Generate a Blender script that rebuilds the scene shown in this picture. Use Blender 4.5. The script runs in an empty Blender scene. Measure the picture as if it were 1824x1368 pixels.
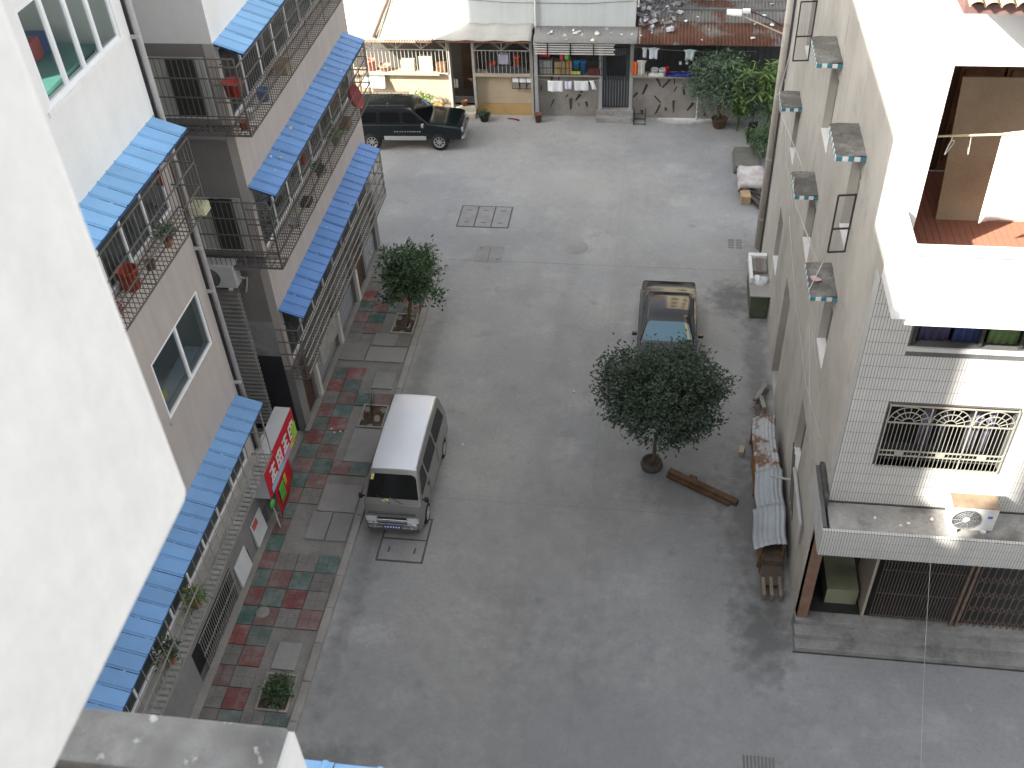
import bpy, bmesh, math, random
from mathutils import Vector, Matrix

# ------------------------------------------------------------------ camera, sky, sun, exposure
scene = bpy.context.scene
COL = scene.collection
R = math.radians
CAM_H = 20.0
def cam_axes(yaw, pitch, roll):
    cy, sy, cp, sp = math.cos(yaw), math.sin(yaw), math.cos(pitch), math.sin(pitch)
    fwd = Vector((-sy * cp, cy * cp, -sp)); right = Vector((cy, sy, 0)); up = right.cross(fwd)
    c, s = math.cos(roll), math.sin(roll)
    return right * c + up * s, up * c - right * s, fwd
r_, u_, f_ = cam_axes(R(9.7608), R(41.5945), R(-3.3934))
cd = bpy.data.cameras.new('camera')
cam = bpy.data.objects.new('camera', cd); COL.objects.link(cam)
cam.matrix_world = Matrix(((r_.x, u_.x, -f_.x, 0), (r_.y, u_.y, -f_.y, 0), (r_.z, u_.z, -f_.z, CAM_H), (0, 0, 0, 1)))
cd.sensor_width = 36; cd.lens = 36.01; cd.clip_start = .05; cd.clip_end = 600
cd.dof.use_dof = True; cd.dof.focus_distance = 26; cd.dof.aperture_fstop = 3.2
scene.camera = cam

SUN = Vector((-1.0, -.75, .80)).normalized()          # towards the sun
world = bpy.data.worlds.new('World'); scene.world = world; world.use_nodes = True
nt = world.node_tree; nt.nodes.clear()
wo = nt.nodes.new('ShaderNodeOutputWorld'); wb = nt.nodes.new('ShaderNodeBackground')
sky = nt.nodes.new('ShaderNodeTexSky'); sky.sky_type = 'NISHITA'; sky.sun_disc = False
sky.sun_elevation = math.asin(SUN.z); sky.sun_rotation = math.atan2(SUN.x, SUN.y)
sky.air_density = 1.0; sky.dust_density = 4.5; sky.ozone_density = .6; sky.altitude = 50
hs = nt.nodes.new('ShaderNodeHueSaturation'); hs.inputs['Saturation'].default_value = .27
nt.links.new(sky.outputs[0], hs.inputs['Color']); nt.links.new(hs.outputs[0], wb.inputs[0])
wb.inputs[1].default_value = .15
nt.links.new(wb.outputs[0], wo.inputs[0])
sl = bpy.data.lights.new('sun', 'SUN'); sl.energy = 5.0; sl.angle = R(.53); sl.color = (1, .95, .86)
so = bpy.data.objects.new('sun', sl); COL.objects.link(so)
so.rotation_euler = SUN.to_track_quat('Z', 'Y').to_euler()
vs = scene.view_settings
vs.view_transform = 'Standard'; vs.look = 'None'; vs.gamma = 1; vs.use_curve_mapping = False
vs.exposure = 1.78
scene.cycles.max_bounces = 6; scene.cycles.diffuse_bounces = 4; scene.cycles.transparent_max_bounces = 12
scene.cycles.use_denoising = True
random.seed(11)
rnd = random.uniform

# ------------------------------------------------------------------ object helpers
def tag(o, label=None, cat=None, group=None, kind=None):
    if label: o['label'] = label
    if cat: o['category'] = cat
    if group: o['group'] = group
    if kind: o['kind'] = kind
    return o
def empty(name, loc=(0, 0, 0), rz=0, label=None, cat=None, group=None):
    o = bpy.data.objects.new(name, None); COL.objects.link(o)
    o.location = loc; o.rotation_euler = (0, 0, rz); o.empty_display_size = .2
    return tag(o, label, cat, group)
def link(name, me, parent=None, loc=(0, 0, 0), rot=(0, 0, 0), sc=None):
    o = bpy.data.objects.new(name, me); COL.objects.link(o)
    o.location = loc; o.rotation_euler = rot
    if sc: o.scale = sc
    if parent: o.parent = parent
    return o
def copy_tree(o, parent=None):
    c = o.copy(); COL.objects.link(c); c.parent = parent
    for ch in list(o.children): copy_tree(ch, c)
    return c

class MB:
    """collects simple solids, builds ONE mesh"""
    def __init__(s, T=None): s.v = []; s.f = []; s.T = T; s.sm = []
    def add(s, vs_, fs, smooth=False):
        n = len(s.v)
        for p in vs_: s.v.append(s.T(*p) if s.T else tuple(p))
        for f in fs: s.f.append([n + i for i in f]); s.sm.append(smooth)
        return s
    def box(s, x0, x1, y0, y1, z0, z1):
        return s.add([(x0,y0,z0),(x1,y0,z0),(x1,y1,z0),(x0,y1,z0),(x0,y0,z1),(x1,y0,z1),(x1,y1,z1),(x0,y1,z1)],
                     [(0,3,2,1),(4,5,6,7),(0,1,5,4),(1,2,6,5),(2,3,7,6),(3,0,4,7)])
    def hexa(s, p):            # 8 points, order as in box
        return s.add(p, [(0,3,2,1),(4,5,6,7),(0,1,5,4),(1,2,6,5),(2,3,7,6),(3,0,4,7)])
    def bar(s, a, b, r=.01, n=4, r2=None, smooth=False):
        a = Vector(a); b = Vector(b); d = (b - a)
        if d.length < 1e-6: return s
        d.normalize(); h = Vector((0, 0, 1)) if abs(d.z) < .9 else Vector((1, 0, 0))
        u = d.cross(h).normalized(); w = d.cross(u); r2 = r if r2 is None else r2
        ps = []
        for c, rr in ((a, r), (b, r2)):
            for i in range(n):
                t = 2 * math.pi * (i + .5) / n
                ps.append(c + u * (rr * math.cos(t)) + w * (rr * math.sin(t)))
        return s.add(ps, [(i, (i + 1) % n, n + (i + 1) % n, n + i) for i in range(n)] + [tuple(range(n))[::-1], tuple(range(n, 2 * n))], smooth)
    def path(s, pts, r=.01, n=5):
        for a, b in zip(pts, pts[1:]): s.bar(a, b, r, n)
        return s
    def tube(s, pts, radii, n=8):      # smooth continuous tube
        base = len(s.v); ps = []; P = [Vector(p) for p in pts]
        for k, c in enumerate(P):
            d = (P[min(k + 1, len(P) - 1)] - P[max(k - 1, 0)]).normalized()
            h = Vector((0, 0, 1)) if abs(d.z) < .9 else Vector((1, 0, 0))
            u = d.cross(h).normalized(); w = d.cross(u)
            for i in range(n):
                t = 2 * math.pi * i / n
                ps.append(c + u * (radii[k] * math.cos(t)) + w * (radii[k] * math.sin(t)))
        fs = [(k*n+i, k*n+(i+1) % n, (k+1)*n+(i+1) % n, (k+1)*n+i) for k in range(len(P)-1) for i in range(n)]
        fs += [tuple(range(n))[::-1], tuple(range((len(P)-1)*n, len(P)*n))]
        return s.add(ps, fs, True)
    def lathe(s, prof, c=(0, 0, 0), n=20, axis='z', smooth=True, cap=True):
        ps = []
        for r, h in prof:
            for i in range(n):
                t = 2 * math.pi * i / n; a, b = r * math.cos(t), r * math.sin(t)
                p = (a, b, h) if axis == 'z' else ((h, a, b) if axis == 'x' else (a, h, b))
                ps.append((p[0] + c[0], p[1] + c[1], p[2] + c[2]))
        m = len(prof)
        fs = [(k*n+i, k*n+(i+1) % n, (k+1)*n+(i+1) % n, (k+1)*n+i) for k in range(m-1) for i in range(n)]
        if cap: fs += [tuple(range(n))[::-1], tuple(range((m-1)*n, m*n))]
        return s.add(ps, fs, smooth)
    def grid(s, fn, nu, nv, smooth=True):
        ps = [fn(i / nu, j / nv) for j in range(nv + 1) for i in range(nu + 1)]
        return s.add(ps, [(j*(nu+1)+i, j*(nu+1)+i+1, (j+1)*(nu+1)+i+1, (j+1)*(nu+1)+i) for j in range(nv) for i in range(nu)], smooth)
    def mesh(s, name, mat):
        me = bpy.data.meshes.new(name); me.from_pydata([tuple(p) for p in s.v], [], s.f)
        if any(s.sm): me.polygons.foreach_set('use_smooth', s.sm)
        if mat: me.materials.append(mat)
        me.update()
        return me
    def build(s, name, mat, parent=None, loc=(0, 0, 0), rot=(0, 0, 0), bevel=0, solid=0, fix=True):
        me = s.mesh(name, mat)
        if fix or bevel:
            bm = bmesh.new(); bm.from_mesh(me)
            if bevel:
                bmesh.ops.remove_doubles(bm, verts=bm.verts, dist=1e-5)
                bmesh.ops.bevel(bm, geom=list(bm.edges), offset=bevel, segments=2, affect='EDGES', profile=.6)
            bmesh.ops.recalc_face_normals(bm, faces=bm.faces); bm.to_mesh(me); bm.free()
        o = link(name, me, parent, loc, rot)
        if solid:
            m = o.modifiers.new('thick', 'SOLIDIFY'); m.thickness = solid; m.offset = 0
        return o

# ------------------------------------------------------------------ materials
_m = {}
def mat(name, col, rough=.8, var=.12, scale=1.2, fine=.06, fscale=25, bump=0, bscale=60, streak=0, spec=.3, metal=0, rand=0,
        spots=None, emit=None, coat=0, huevar=None, bdist=.01):
    """procedural paint: large patches, fine grain, rain streaks, spots of another colour, per-object variation"""
    if name in _m: return _m[name]
    m = bpy.data.materials.new(name); m.use_nodes = True; t = m.node_tree; N = t.nodes; L = t.links
    b = N['Principled BSDF']; b.inputs['Roughness'].default_value = rough; b.inputs['Metallic'].default_value = metal
    b.inputs['Specular IOR Level'].default_value = spec; b.inputs['Coat Weight'].default_value = coat
    b.inputs['Coat Roughness'].default_value = .08
    geo = N.new('ShaderNodeNewGeometry')
    def noise(sc, detail=4, vec=None, rgh=.6):
        n = N.new('ShaderNodeTexNoise'); n.inputs['Scale'].default_value = sc; n.inputs['Detail'].default_value = detail
        n.inputs['Roughness'].default_value = rgh; L.new(vec or geo.outputs['Position'], n.inputs['Vector']); return n.outputs['Fac']
    def maprange(x, a, c, d, e):
        n = N.new('ShaderNodeMapRange'); n.inputs[1].default_value = a; n.inputs[2].default_value = c
        n.inputs[3].default_value = d; n.inputs[4].default_value = e; L.new(x, n.inputs[0]); return n.outputs[0]
    def mul(a, c):
        n = N.new('ShaderNodeMath'); n.operation = 'MULTIPLY'; L.new(a, n.inputs[0])
        if isinstance(c, float): n.inputs[1].default_value = c
        else: L.new(c, n.inputs[1])
        return n.outputs[0]
    f = maprange(noise(scale), .3, .7, 1 - var, 1 + var)
    if fine: f = mul(f, maprange(noise(fscale, 2), .3, .7, 1 - fine, 1 + fine))
    if streak:
        mp = N.new('ShaderNodeMapping'); mp.inputs['Scale'].default_value = (4.2, 4.2, .22); L.new(geo.outputs['Position'], mp.inputs['Vector'])
        f = mul(f, maprange(noise(1.0, 5, mp.outputs[0]), .42, .72, 1.0, 1 - streak))
    if rand:
        oi = N.new('ShaderNodeObjectInfo'); f = mul(f, maprange(oi.outputs['Random'], 0, 1, 1 - rand, 1 + rand))
    vm = N.new('ShaderNodeVectorMath'); vm.operation = 'SCALE'
    src = None
    if huevar:
        mx = N.new('ShaderNodeMix'); mx.data_type = 'RGBA'; mx.inputs[6].default_value = (*col, 1); mx.inputs[7].default_value = (*huevar[0], 1)
        L.new(maprange(noise(huevar[1], 3), .4, .65, 0, 1), mx.inputs[0]); src = mx.outputs[2]
    if spots:
        for (sc_, lo, hi, scol, ssc) in spots:
            mx = N.new('ShaderNodeMix'); mx.data_type = 'RGBA'; mx.inputs[7].default_value = (*scol, 1)
            if src: L.new(src, mx.inputs[6])
            else: mx.inputs[6].default_value = (*col, 1)
            L.new(maprange(noise(ssc, 6), lo, hi, 0, sc_), mx.inputs[0]); src = mx.outputs[2]
    if src: L.new(src, vm.inputs[0])
    else: vm.inputs[0].default_value = col
    L.new(f, vm.inputs['Scale']); L.new(vm.outputs[0], b.inputs['Base Color'])
    if bump:
        bp = N.new('ShaderNodeBump'); bp.inputs['Strength'].default_value = bump; bp.inputs['Distance'].default_value = bdist
        L.new(noise(bscale, 4), bp.inputs['Height']); L.new(bp.outputs[0], b.inputs['Normal'])
    if emit:
        b.inputs['Emission Color'].default_value = (*col, 1); b.inputs['Emission Strength'].default_value = emit
    _m[name] = m
    return m
def glass(name, tint=(.02, .025, .03), clear=.0, rough=.03, tcol=(.88, .92, .92), spec=.5):
    if name in _m: return _m[name]
    m = bpy.data.materials.new(name); m.use_nodes = True; t = m.node_tree; N = t.nodes; L = t.links
    b = N['Principled BSDF']; b.inputs['Base Color'].default_value = (*tint, 1); b.inputs['Roughness'].default_value = rough
    b.inputs['Specular IOR Level'].default_value = spec
    geo = N.new('ShaderNodeNewGeometry'); ns = N.new('ShaderNodeTexNoise'); ns.inputs['Scale'].default_value = 2.5
    L.new(geo.outputs['Position'], ns.inputs['Vector'])
    mr = N.new('ShaderNodeMapRange'); mr.inputs[3].default_value = rough; mr.inputs[4].default_value = rough + .08
    L.new(ns.outputs['Fac'], mr.inputs[0]); L.new(mr.outputs[0], b.inputs['Roughness'])
    if clear:
        tr = N.new('ShaderNodeBsdfTransparent'); tr.inputs[0].default_value = (*tcol, 1)
        mx = N.new('ShaderNodeMixShader'); mx.inputs[0].default_value = clear
        L.new(b.outputs[0], mx.inputs[1]); L.new(tr.outputs[0], mx.inputs[2]); L.new(mx.outputs[0], N['Material Output'].inputs[0])
    _m[name] = m
    return m

WHITE = mat('white_render', (.80, .80, .78), .85, .05, .8, .03, 30, bump=.15, streak=.04)
PINK = mat('pinkish_beige_paint', (.45, .408, .385), .85, .07, .7, .03, 40, bump=.12, streak=.10)
PINK_SHADE = mat('pink_shade_paint', (.23, .212, .205), .88, .10, .6, .04, 30, bump=.12, streak=.10)  # pinkish paint darkened for end walls; their shade is put into the colour
GREYW = mat('grey_plaster', (.215, .21, .208), .9, .14, .7, .05, 25, bump=.2, streak=.12)
DARKP = mat('black_paint', (.035, .036, .040), .7, .15, .8)
CONC = mat('courtyard_concrete', (.312, .309, .298), .9, .09, .25, .06, 10, bump=.25, bscale=40, huevar=((.235, .243, .255), .085),
           spots=[(.55, .48, .68, (.215, .217, .22), .38), (.6, .54, .72, (.38, .378, .37), .62), (.45, .56, .70, (.185, .186, .188), 1.7), (.4, .58, .68, (.36, .36, .355), 3.4), (.35, .60, .68, (.17, .17, .17), 7)])
CONC2 = mat('weathered_concrete', (.30, .29, .275), .92, .22, 1.1, .10, 14, bump=.5, bscale=30,
            spots=[(.75, .5, .66, (.13, .125, .115), 1.6)])
SLAB = mat('pale_concrete_slab', (.245, .24, .232), .9, .1, 1.5, .06, 20, bump=.3, rand=.12)
KERBM = mat('kerb_concrete', (.29, .28, .26), .9, .14, 1.3, .06, 18, bump=.3, rand=.08)
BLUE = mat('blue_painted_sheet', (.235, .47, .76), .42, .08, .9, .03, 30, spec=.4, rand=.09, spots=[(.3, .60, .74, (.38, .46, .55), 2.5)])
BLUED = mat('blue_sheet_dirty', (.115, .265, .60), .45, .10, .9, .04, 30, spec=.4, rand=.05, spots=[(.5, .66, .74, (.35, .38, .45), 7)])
BLUEPUR = mat('awning_purlin', (.03, .08, .2), .6)
STEEL = mat('weathered_steel_bars', (.155, .145, .13), .6, .2, 3, .1, 30, metal=.2)
STEELL = mat('pale_galvanised_bars', (.36, .35, .32), .55, .2, 3, .1, 30, metal=.25)
PVC = mat('white_window_frame', (.82, .83, .85), .4, .03, 2, .01)
GLASS = glass('dark_window_glass', (.035, .042, .045))
CLEAR = glass('clear_window_glass', (.10, .13, .14), clear=.80)
CARGLASS = glass('tinted_car_glass', (.006, .007, .008), rough=.02, spec=.22)
INTER = mat('dim_interior', (.16, .155, .15), .9, .2, 1)
PLAST = mat('beige_plaster', (.465, .437, .388), .9, .16, .55, .05, 30, bump=.25, streak=.10, spots=[(.45, .55, .74, (.33, .31, .275), .7), (.3, .58, .70, (.26, .245, .22), 2.6)])
TILE = mat('white_strip_tile', (.53, .52, .50), .35, .06, .8, .04, 40, spec=.5, streak=.08)
GROUT = mat('tile_grout', (.10, .10, .10), .9, .15, 2)
RUST = mat('rusty_iron', (.20, .085, .045), .85, .25, 1.5, .1, 20, bump=.2)
WOOD = mat('brown_timber', (.20, .11, .06), .8, .25, 2.5, .12, 30, bump=.2)
TEALT = mat('teal_edge_tile', (.05, .19, .24), .35, .15, 3)
WTILE = mat('white_edge_tile', (.66, .68, .68), .35, .1, 3)

# ------------------------------------------------------------------ wall, window, cage, awning helpers
def TX(x0, s): return lambda u, w, v: (x0 + s * w, u, v)
def TY(y0, s): return lambda u, w, v: (u, y0 + s * w, v)
def cells(mb, u0, u1, v0, v1, w0, w1, holes=()):
    """wall rectangle with rectangular holes (u0,u1,v0,v1), between depths w0 and w1"""
    vsn = sorted({v0, v1, *[min(max(h[k], v0), v1) for h in holes for k in (2, 3)]})
    for a, b in zip(vsn, vsn[1:]):
        m = (a + b) / 2
        cuts = sorted((max(h[0], u0), min(h[1], u1)) for h in holes if h[2] < m < h[3])
        x = u0
        for c0, c1 in cuts:
            if c0 > x + 1e-4: mb.box(x, c0, w0, w1, a, b)
            x = max(x, c1)
        if u1 > x + 1e-4: mb.box(x, u1, w0, w1, a, b)
    return mb
def window(par, T, u0, u1, v0, v1, n=2, w=-.10, fw=.05, fm=None, gm=None, rail=None, name='window', sill=0, label=None):
    fm = fm or PVC; gm = gm or GLASS
    b = MB(T)
    b.box(u0, u0 + fw, w - .03, w + .03, v0, v1); b.box(u1 - fw, u1, w - .03, w + .03, v0, v1)
    b.box(u0 + fw, u1 - fw, w - .03, w + .03, v0, v0 + fw); b.box(u0 + fw, u1 - fw, w - .03, w + .03, v1 - fw, v1)
    us = [u0 + fw + (u1 - u0 - 2 * fw) * i / n for i in range(n + 1)]
    for k, u in enumerate(us[1:-1]): b.box(u - fw * .55, u + fw * .55, w - .025, w + .035, v0 + fw, v1 - fw)
    if rail: b.box(u0 + fw, u1 - fw, w - .02, w + .025, rail - fw * .4, rail + fw * .4)
    o = b.build(name, fm, par)
    if label: o['label'] = label
    for k in range(n):
        g = MB(T); g.box(us[k] + .01, us[k + 1] - .01, w - .012 + .006 * (k % 2), w - .004 + .006 * (k % 2), v0 + fw * .8, v1 - fw * .8)
        g.build('pane', gm, o)
    if sill:
        MB(T).box(u0 - .06, u1 + .06, -.02, sill, v0 - .07, v0 - .005).build('sill', fm, o)
    return o
def cage(par, T, u0, u1, v0, v1, p, rails=4, du=.13, m=None, bottom=True, e0=True, e1=True, br=.0085, rr=.017, name='window_cage', top=False):
    b = MB(T); m = m or STEEL
    vv = [v0 + (v1 - v0) * i / rails for i in range(rails + 1)]
    for v in vv:
        b.bar((u0, p, v), (u1, p, v), rr)
        if e0: b.bar((u0, 0, v), (u0, p, v), rr)
        if e1: b.bar((u1, 0, v), (u1, p, v), rr)
    n = max(2, int((u1 - u0) / du))
    for i in range(n + 1):
        u = u0 + (u1 - u0) * i / n; r = rr if i in (0, n) or i % 12 == 0 else br
        b.bar((u, p, v0), (u, p, v1), r)
        if bottom: b.bar((u, .0, v0), (u, p, v0), br if r == br else rr * .9)
    if bottom:
        for w in (.02, p * .5): b.bar((u0, w, v0), (u1, w, v0), rr * .9)
    k = max(2, int(p / du))
    for i in range(1, k):
        w = p * i / k
        if e0: b.bar((u0, w, v0), (u0, w, v1), br)
        if e1: b.bar((u1, w, v0), (u1, w, v1), br)
    return b.build(name, m, par, fix=False)
_pan = {}
def awning(par, x0, y0, y1, z, proj=.62, drop=.22, pitch=.36, m=None, label=None):
    m = m or BLUE
    b = MB()
    for t in (.06, .5, .97): 
        b.bar((x0 + proj * t, y0 + .02, z - drop * t - .045), (x0 + proj * t, y1 - .02, z - drop * t - .045), .022)
    for k in range(int((y1 - y0) / 1.4) + 2):
        y = min(y0 + .05 + k * 1.4, y1 - .05)
        b.bar((x0 + .01, y, z - .055), (x0 + proj * .97, y, z - drop * .97 - .055), .016)
        b.bar((x0 + .01, y, z - .5), (x0 + proj * .8, y, z - drop * .8 - .07), .012)
    o = b.build('awning', BLUEPUR, par); 
    if label: o['label'] = label
    n = round((y1 - y0) / pitch); pt = (y1 - y0) / n
    key = (round(pt, 3), proj, drop, m.name)
    if key not in _pan:
        g = MB(); q = pt - .012; t = .004
        prof = [(0, 0), (.03, 0), (.045, .022), (.065, .022), (.08, 0), (q, 0)]      # standing seam at one side
        ps = []
        for s_ in (0, 1):
            for (yy, h) in prof: ps.append((proj * s_, yy, h - drop * s_))
            for (yy, h) in prof[::-1]: ps.append((proj * s_, yy, h - t - drop * s_))
        L_ = len(prof) * 2
        fs = [(i, (i + 1) % L_, L_ + (i + 1) % L_, L_ + i) for i in range(L_)]
        k = len(prof)
        for s_ in (0, L_):
            fs += [(s_ + i, s_ + i + 1, s_ + 2 * k - 2 - i, s_ + 2 * k - 1 - i) for i in range(k - 1)]
        _pan[key] = MB().add(ps, fs).mesh('panel', m)
    for i in range(n):
        link('panel', _pan[key], o, (x0 + .002, y0 + i * pt, z + rnd(-.006, .006)), (0, rnd(-.012, .012), rnd(-.006, .006)))
    return o
def wave_sheet(name, m, par, c0, c1, d, amp=.02, pitch=.09, th=.006, seg=4, sag=0):
    """corrugated sheet: from edge c0->c1 (across the waves) swept along d"""
    c0 = Vector(c0); c1 = Vector(c1); d = Vector(d); e = c1 - c0; nrm = e.cross(d).normalized()
    if nrm.z < 0: nrm = -nrm
    nu = max(4, int(e.length / pitch * seg))
    def fn(u, v): return c0 + e * u + d * v + nrm * (amp * math.sin(u * e.length / pitch * 2 * math.pi) - sag * 4 * v * (1 - v))
    b = MB().grid(fn, nu, 4 if sag else 1)
    return b.build(name, m, par, solid=th)
def stuff(o): o['kind'] = 'stuff'; return o

# ------------------------------------------------------------------ ground
g = MB(); NG = 60
g.add([(-300, -200, 0), (300, -200, 0), (300, 400, 0), (-300, 400, 0)], [(0, 1, 2, 3)])
# courtyard paint: extra layers on the concrete (dusty patches, whitish spill, darker areas, painted shade near the camera)
def ground_mat():
    m = CONC; t = m.node_tree; N = t.nodes; L = t.links; b = N['Principled BSDF']
    geo = N.new('ShaderNodeNewGeometry')
    src = b.inputs['Base Color'].links[0].from_socket
    def blob(cx, cy, rx, ry, col, st, src, sc=3.2, hi=1.75):
        mp = N.new('ShaderNodeMapping'); mp.vector_type = 'POINT'
        mp.inputs['Location'].default_value = (-cx / rx, -cy / ry, 0); mp.inputs['Scale'].default_value = (1 / rx, 1 / ry, 0)
        L.new(geo.outputs['Position'], mp.inputs['Vector'])
        ln = N.new('ShaderNodeVectorMath'); ln.operation = 'LENGTH'; L.new(mp.outputs[0], ln.inputs[0])
        ns = N.new('ShaderNodeTexNoise'); ns.inputs['Scale'].default_value = sc; ns.inputs['Detail'].default_value = 6
        L.new(geo.outputs['Position'], ns.inputs['Vector'])
        ad = N.new('ShaderNodeMath'); ad.operation = 'MULTIPLY_ADD'; L.new(ns.outputs['Fac'], ad.inputs[0]); ad.inputs[1].default_value = 1.5; L.new(ln.outputs['Value'], ad.inputs[2])
        mr = N.new('ShaderNodeMapRange'); mr.inputs[1].default_value = 1.0; mr.inputs[2].default_value = hi; mr.inputs[3].default_value = st; mr.inputs[4].default_value = 0
        L.new(ad.outputs[0], mr.inputs[0])
        mx = N.new('ShaderNodeMix'); mx.data_type = 'RGBA'; L.new(mr.outputs[0], mx.inputs[0]); L.new(src, mx.inputs[6]); mx.inputs[7].default_value = (*col, 1)
        return mx.outputs[2]
    src = blob(-6.0, 13.3, .9, .55, (.42, .42, .425), .5, src, 9, 1.6)      # cement dust by the kerb
    src = blob(1.1, 39.0, 1.4, .5, (.72, .73, .75), .95, src)       # spilt lime under the tap
    src = blob(-5.6, 23.8, 1.1, 1.6, (.36, .36, .355), .4, src)
    src = blob(-4.4, 25.5, 2.2, 1.2, (.34, .34, .335), .35, src)
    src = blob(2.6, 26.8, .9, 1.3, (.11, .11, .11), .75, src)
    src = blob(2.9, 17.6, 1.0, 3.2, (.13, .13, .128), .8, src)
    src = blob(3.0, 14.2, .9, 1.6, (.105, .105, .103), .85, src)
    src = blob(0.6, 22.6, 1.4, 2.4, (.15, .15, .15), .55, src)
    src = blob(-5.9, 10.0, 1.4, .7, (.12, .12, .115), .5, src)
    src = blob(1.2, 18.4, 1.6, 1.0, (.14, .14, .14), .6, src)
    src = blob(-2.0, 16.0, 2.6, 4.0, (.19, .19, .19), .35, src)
    src = blob(-6.6, 18.5, .45, 9, (.14, .14, .138), .55, src)       # darker strip along the kerb
    src = blob(3.3, 22, .5, 9, (.13, .13, .126), .65, src)          # darker strip along the wall
    src = blob(-6.0, 17.4, .9, 2.2, (.12, .12, .12), .5, src)        # darker patch where the van stands
    src = blob(-2.6, 20, .55, 16, (.20, .20, .20), .28, src)        # worn wheel tracks
    src = blob(-.9, 21, .5, 17, (.205, .205, .205), .28, src)
    src = blob(-1.0, 11.0, 7.0, 3.6, (.185, .192, .205), .45, src)  # bluish tone of deeper shade near the camera, put into the colour
    src = blob(-3.2, 33.5, 5, 3.5, (.37, .365, .35), .45, src)
    for (ox, oy) in ((-2.2, 14.6), (.9, 16.3), (-3.4, 19.2), (-1.7, 26.3), (1.4, 31.0), (-4.6, 12.1)): src = blob(ox, oy, .16, .14, (.12, .12, .12), .3, src)   # oil drips
    L.new(src, b.inputs['Base Color'])
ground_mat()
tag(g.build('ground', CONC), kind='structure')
# joints between the concrete bays: shallow dark filler strips
J = mat('joint_filler', (.20, .20, .198), .95, .2, 2)
jb = MB()
for y in (17.6, 28.4): jb.box(-6.95, 3.6 if y < 30 else 4.6, y - .004, y + .004, -.02, .003)
for x in (-1.15,): jb.box(x - .004, x + .004, 9, 38.6, -.02, .004)
tag(jb.build('ground_joints', J), kind='structure')

# ------------------------------------------------------------------ pavement with coloured pavers
KX = -6.98
pav = MB().box(-9.34, KX - .19, 4, 27.9, -.05, .085).build('pavement', mat('pavement_bed', (.21, .205, .19), .95, .2, 1.5, .1, 20, bump=.3)); tag(pav, kind='structure')
kb = []
y = 4.0
while y < 27.9:
    L_ = min(rnd(.96, 1.0), 27.9 - y)
    k = MB().box(KX - .18, KX, y + .006, y + L_ - .006, -.05, .13 + rnd(-.006, .006)).build('kerb_stone', KERBM, pav, bevel=.012); y += L_
# holes in the paving: tree pits and concrete covers (x0,x1,y0,y1,kind)
inserts = [(-7.92, -7.28, 21.55, 22.30, 'slab'), (-7.98, -7.18, 18.55, 19.85, 'slab'), (-8.22, -7.20, 16.75, 17.72, 'slab'),
           (-8.30, -7.76, 15.80, 16.74, 'slab'), (-7.74, -7.20, 15.80, 16.74, 'slab'), (-7.98, -7.42, 12.05, 12.78, 'slab'),
           (-7.94, -7.20, 19.92, 20.86, 'pit'), (-7.92, -7.20, 24.15, 25.15, 'pit'), (-8.02, -7.28, 11.02, 11.96, 'pit'),
           (-9.3, -8.42, 22.75, 23.6, 'slab'), (-8.40, -7.20, 22.75, 23.45, 'slab'), (-8.36, -7.62, 23.5, 24.1, 'slab')]
REDP = [mat('red_paver_%d' % i, c, .85, .14, 3, .1, 30, bump=.25, rand=.16, spots=[(.75, .46, .62, (.20, .175, .165), 3.0)]) for i, c in enumerate(((.215, .082, .076), (.195, .105, .098), (.19, .125, .115)))]
GRNP = [mat('green_paver_%d' % i, c, .85, .14, 3, .1, 30, bump=.25, rand=.16, spots=[(.75, .46, .62, (.165, .18, .172), 3.0)]) for i, c in enumerate(((.075, .135, .118), (.095, .14, .125), (.12, .15, .138)))]
GRYP = [mat('worn_paver', (.19, .182, .17), .9, .15, 3, .1, 30, bump=.3, rand=.14)]
pm = {}
PX, PY = .53, .546
def paver_mesh(m):
    if m.name not in pm:
        b = MB()
        a, c = PX / 2 - .006, PY / 2 - .006
        for i in (0, 1):
            for j in (0, 1):       # four 25 cm tiles pressed with a groove between them
                x0, y0 = -a + i * a, -c + j * c
                b.box(x0 + .003, x0 + a - .003, y0 + .003, y0 + c - .003, 0, .036)
                xc, yc = x0 + a / 2, y0 + c / 2
                b.hexa([(xc-.05, yc-.05, .036), (xc+.05, yc-.05, .036), (xc+.05, yc+.05, .036), (xc-.05, yc+.05, .036),
                        (xc-.035, yc-.035, .041), (xc+.035, yc-.035, .041), (xc+.035, yc+.035, .041), (xc-.035, yc+.035, .041)])
        pm[m.name] = b.mesh('paver', m)
    return pm[m.name]
rows = range(-12, 23)
for j in rows:
    yc = 15.61 + j * PY
    if yc < 8 or yc > 27.6: continue
    for i in range(4):
        xc = -7.455 - i * PX
        if any(a - .27 < xc < b + .27 - .2 and c - .2 < yc < d + .2 for a, b, c, d, k in inserts): continue
        red = ((i + j) % 2 == 0)
        w_ = random.random(); far = 22.3 < yc < 24.2
        if far or w_ < .16: m = GRYP[0]
        else: m = random.choice((REDP if red else GRNP)[:3])
        link('paver', paver_mesh(m), pav, (xc, yc, .084 + rnd(-.003, .004)), (rnd(-.008, .008), rnd(-.008, .008), rnd(-.008, .008)))
SOIL = mat('pit_soil', (.075, .055, .04), .95, .3, 6, .2, 40, bump=.8, bdist=.03, spots=[(.6, .55, .62, (.13, .07, .045), 5)])
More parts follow.
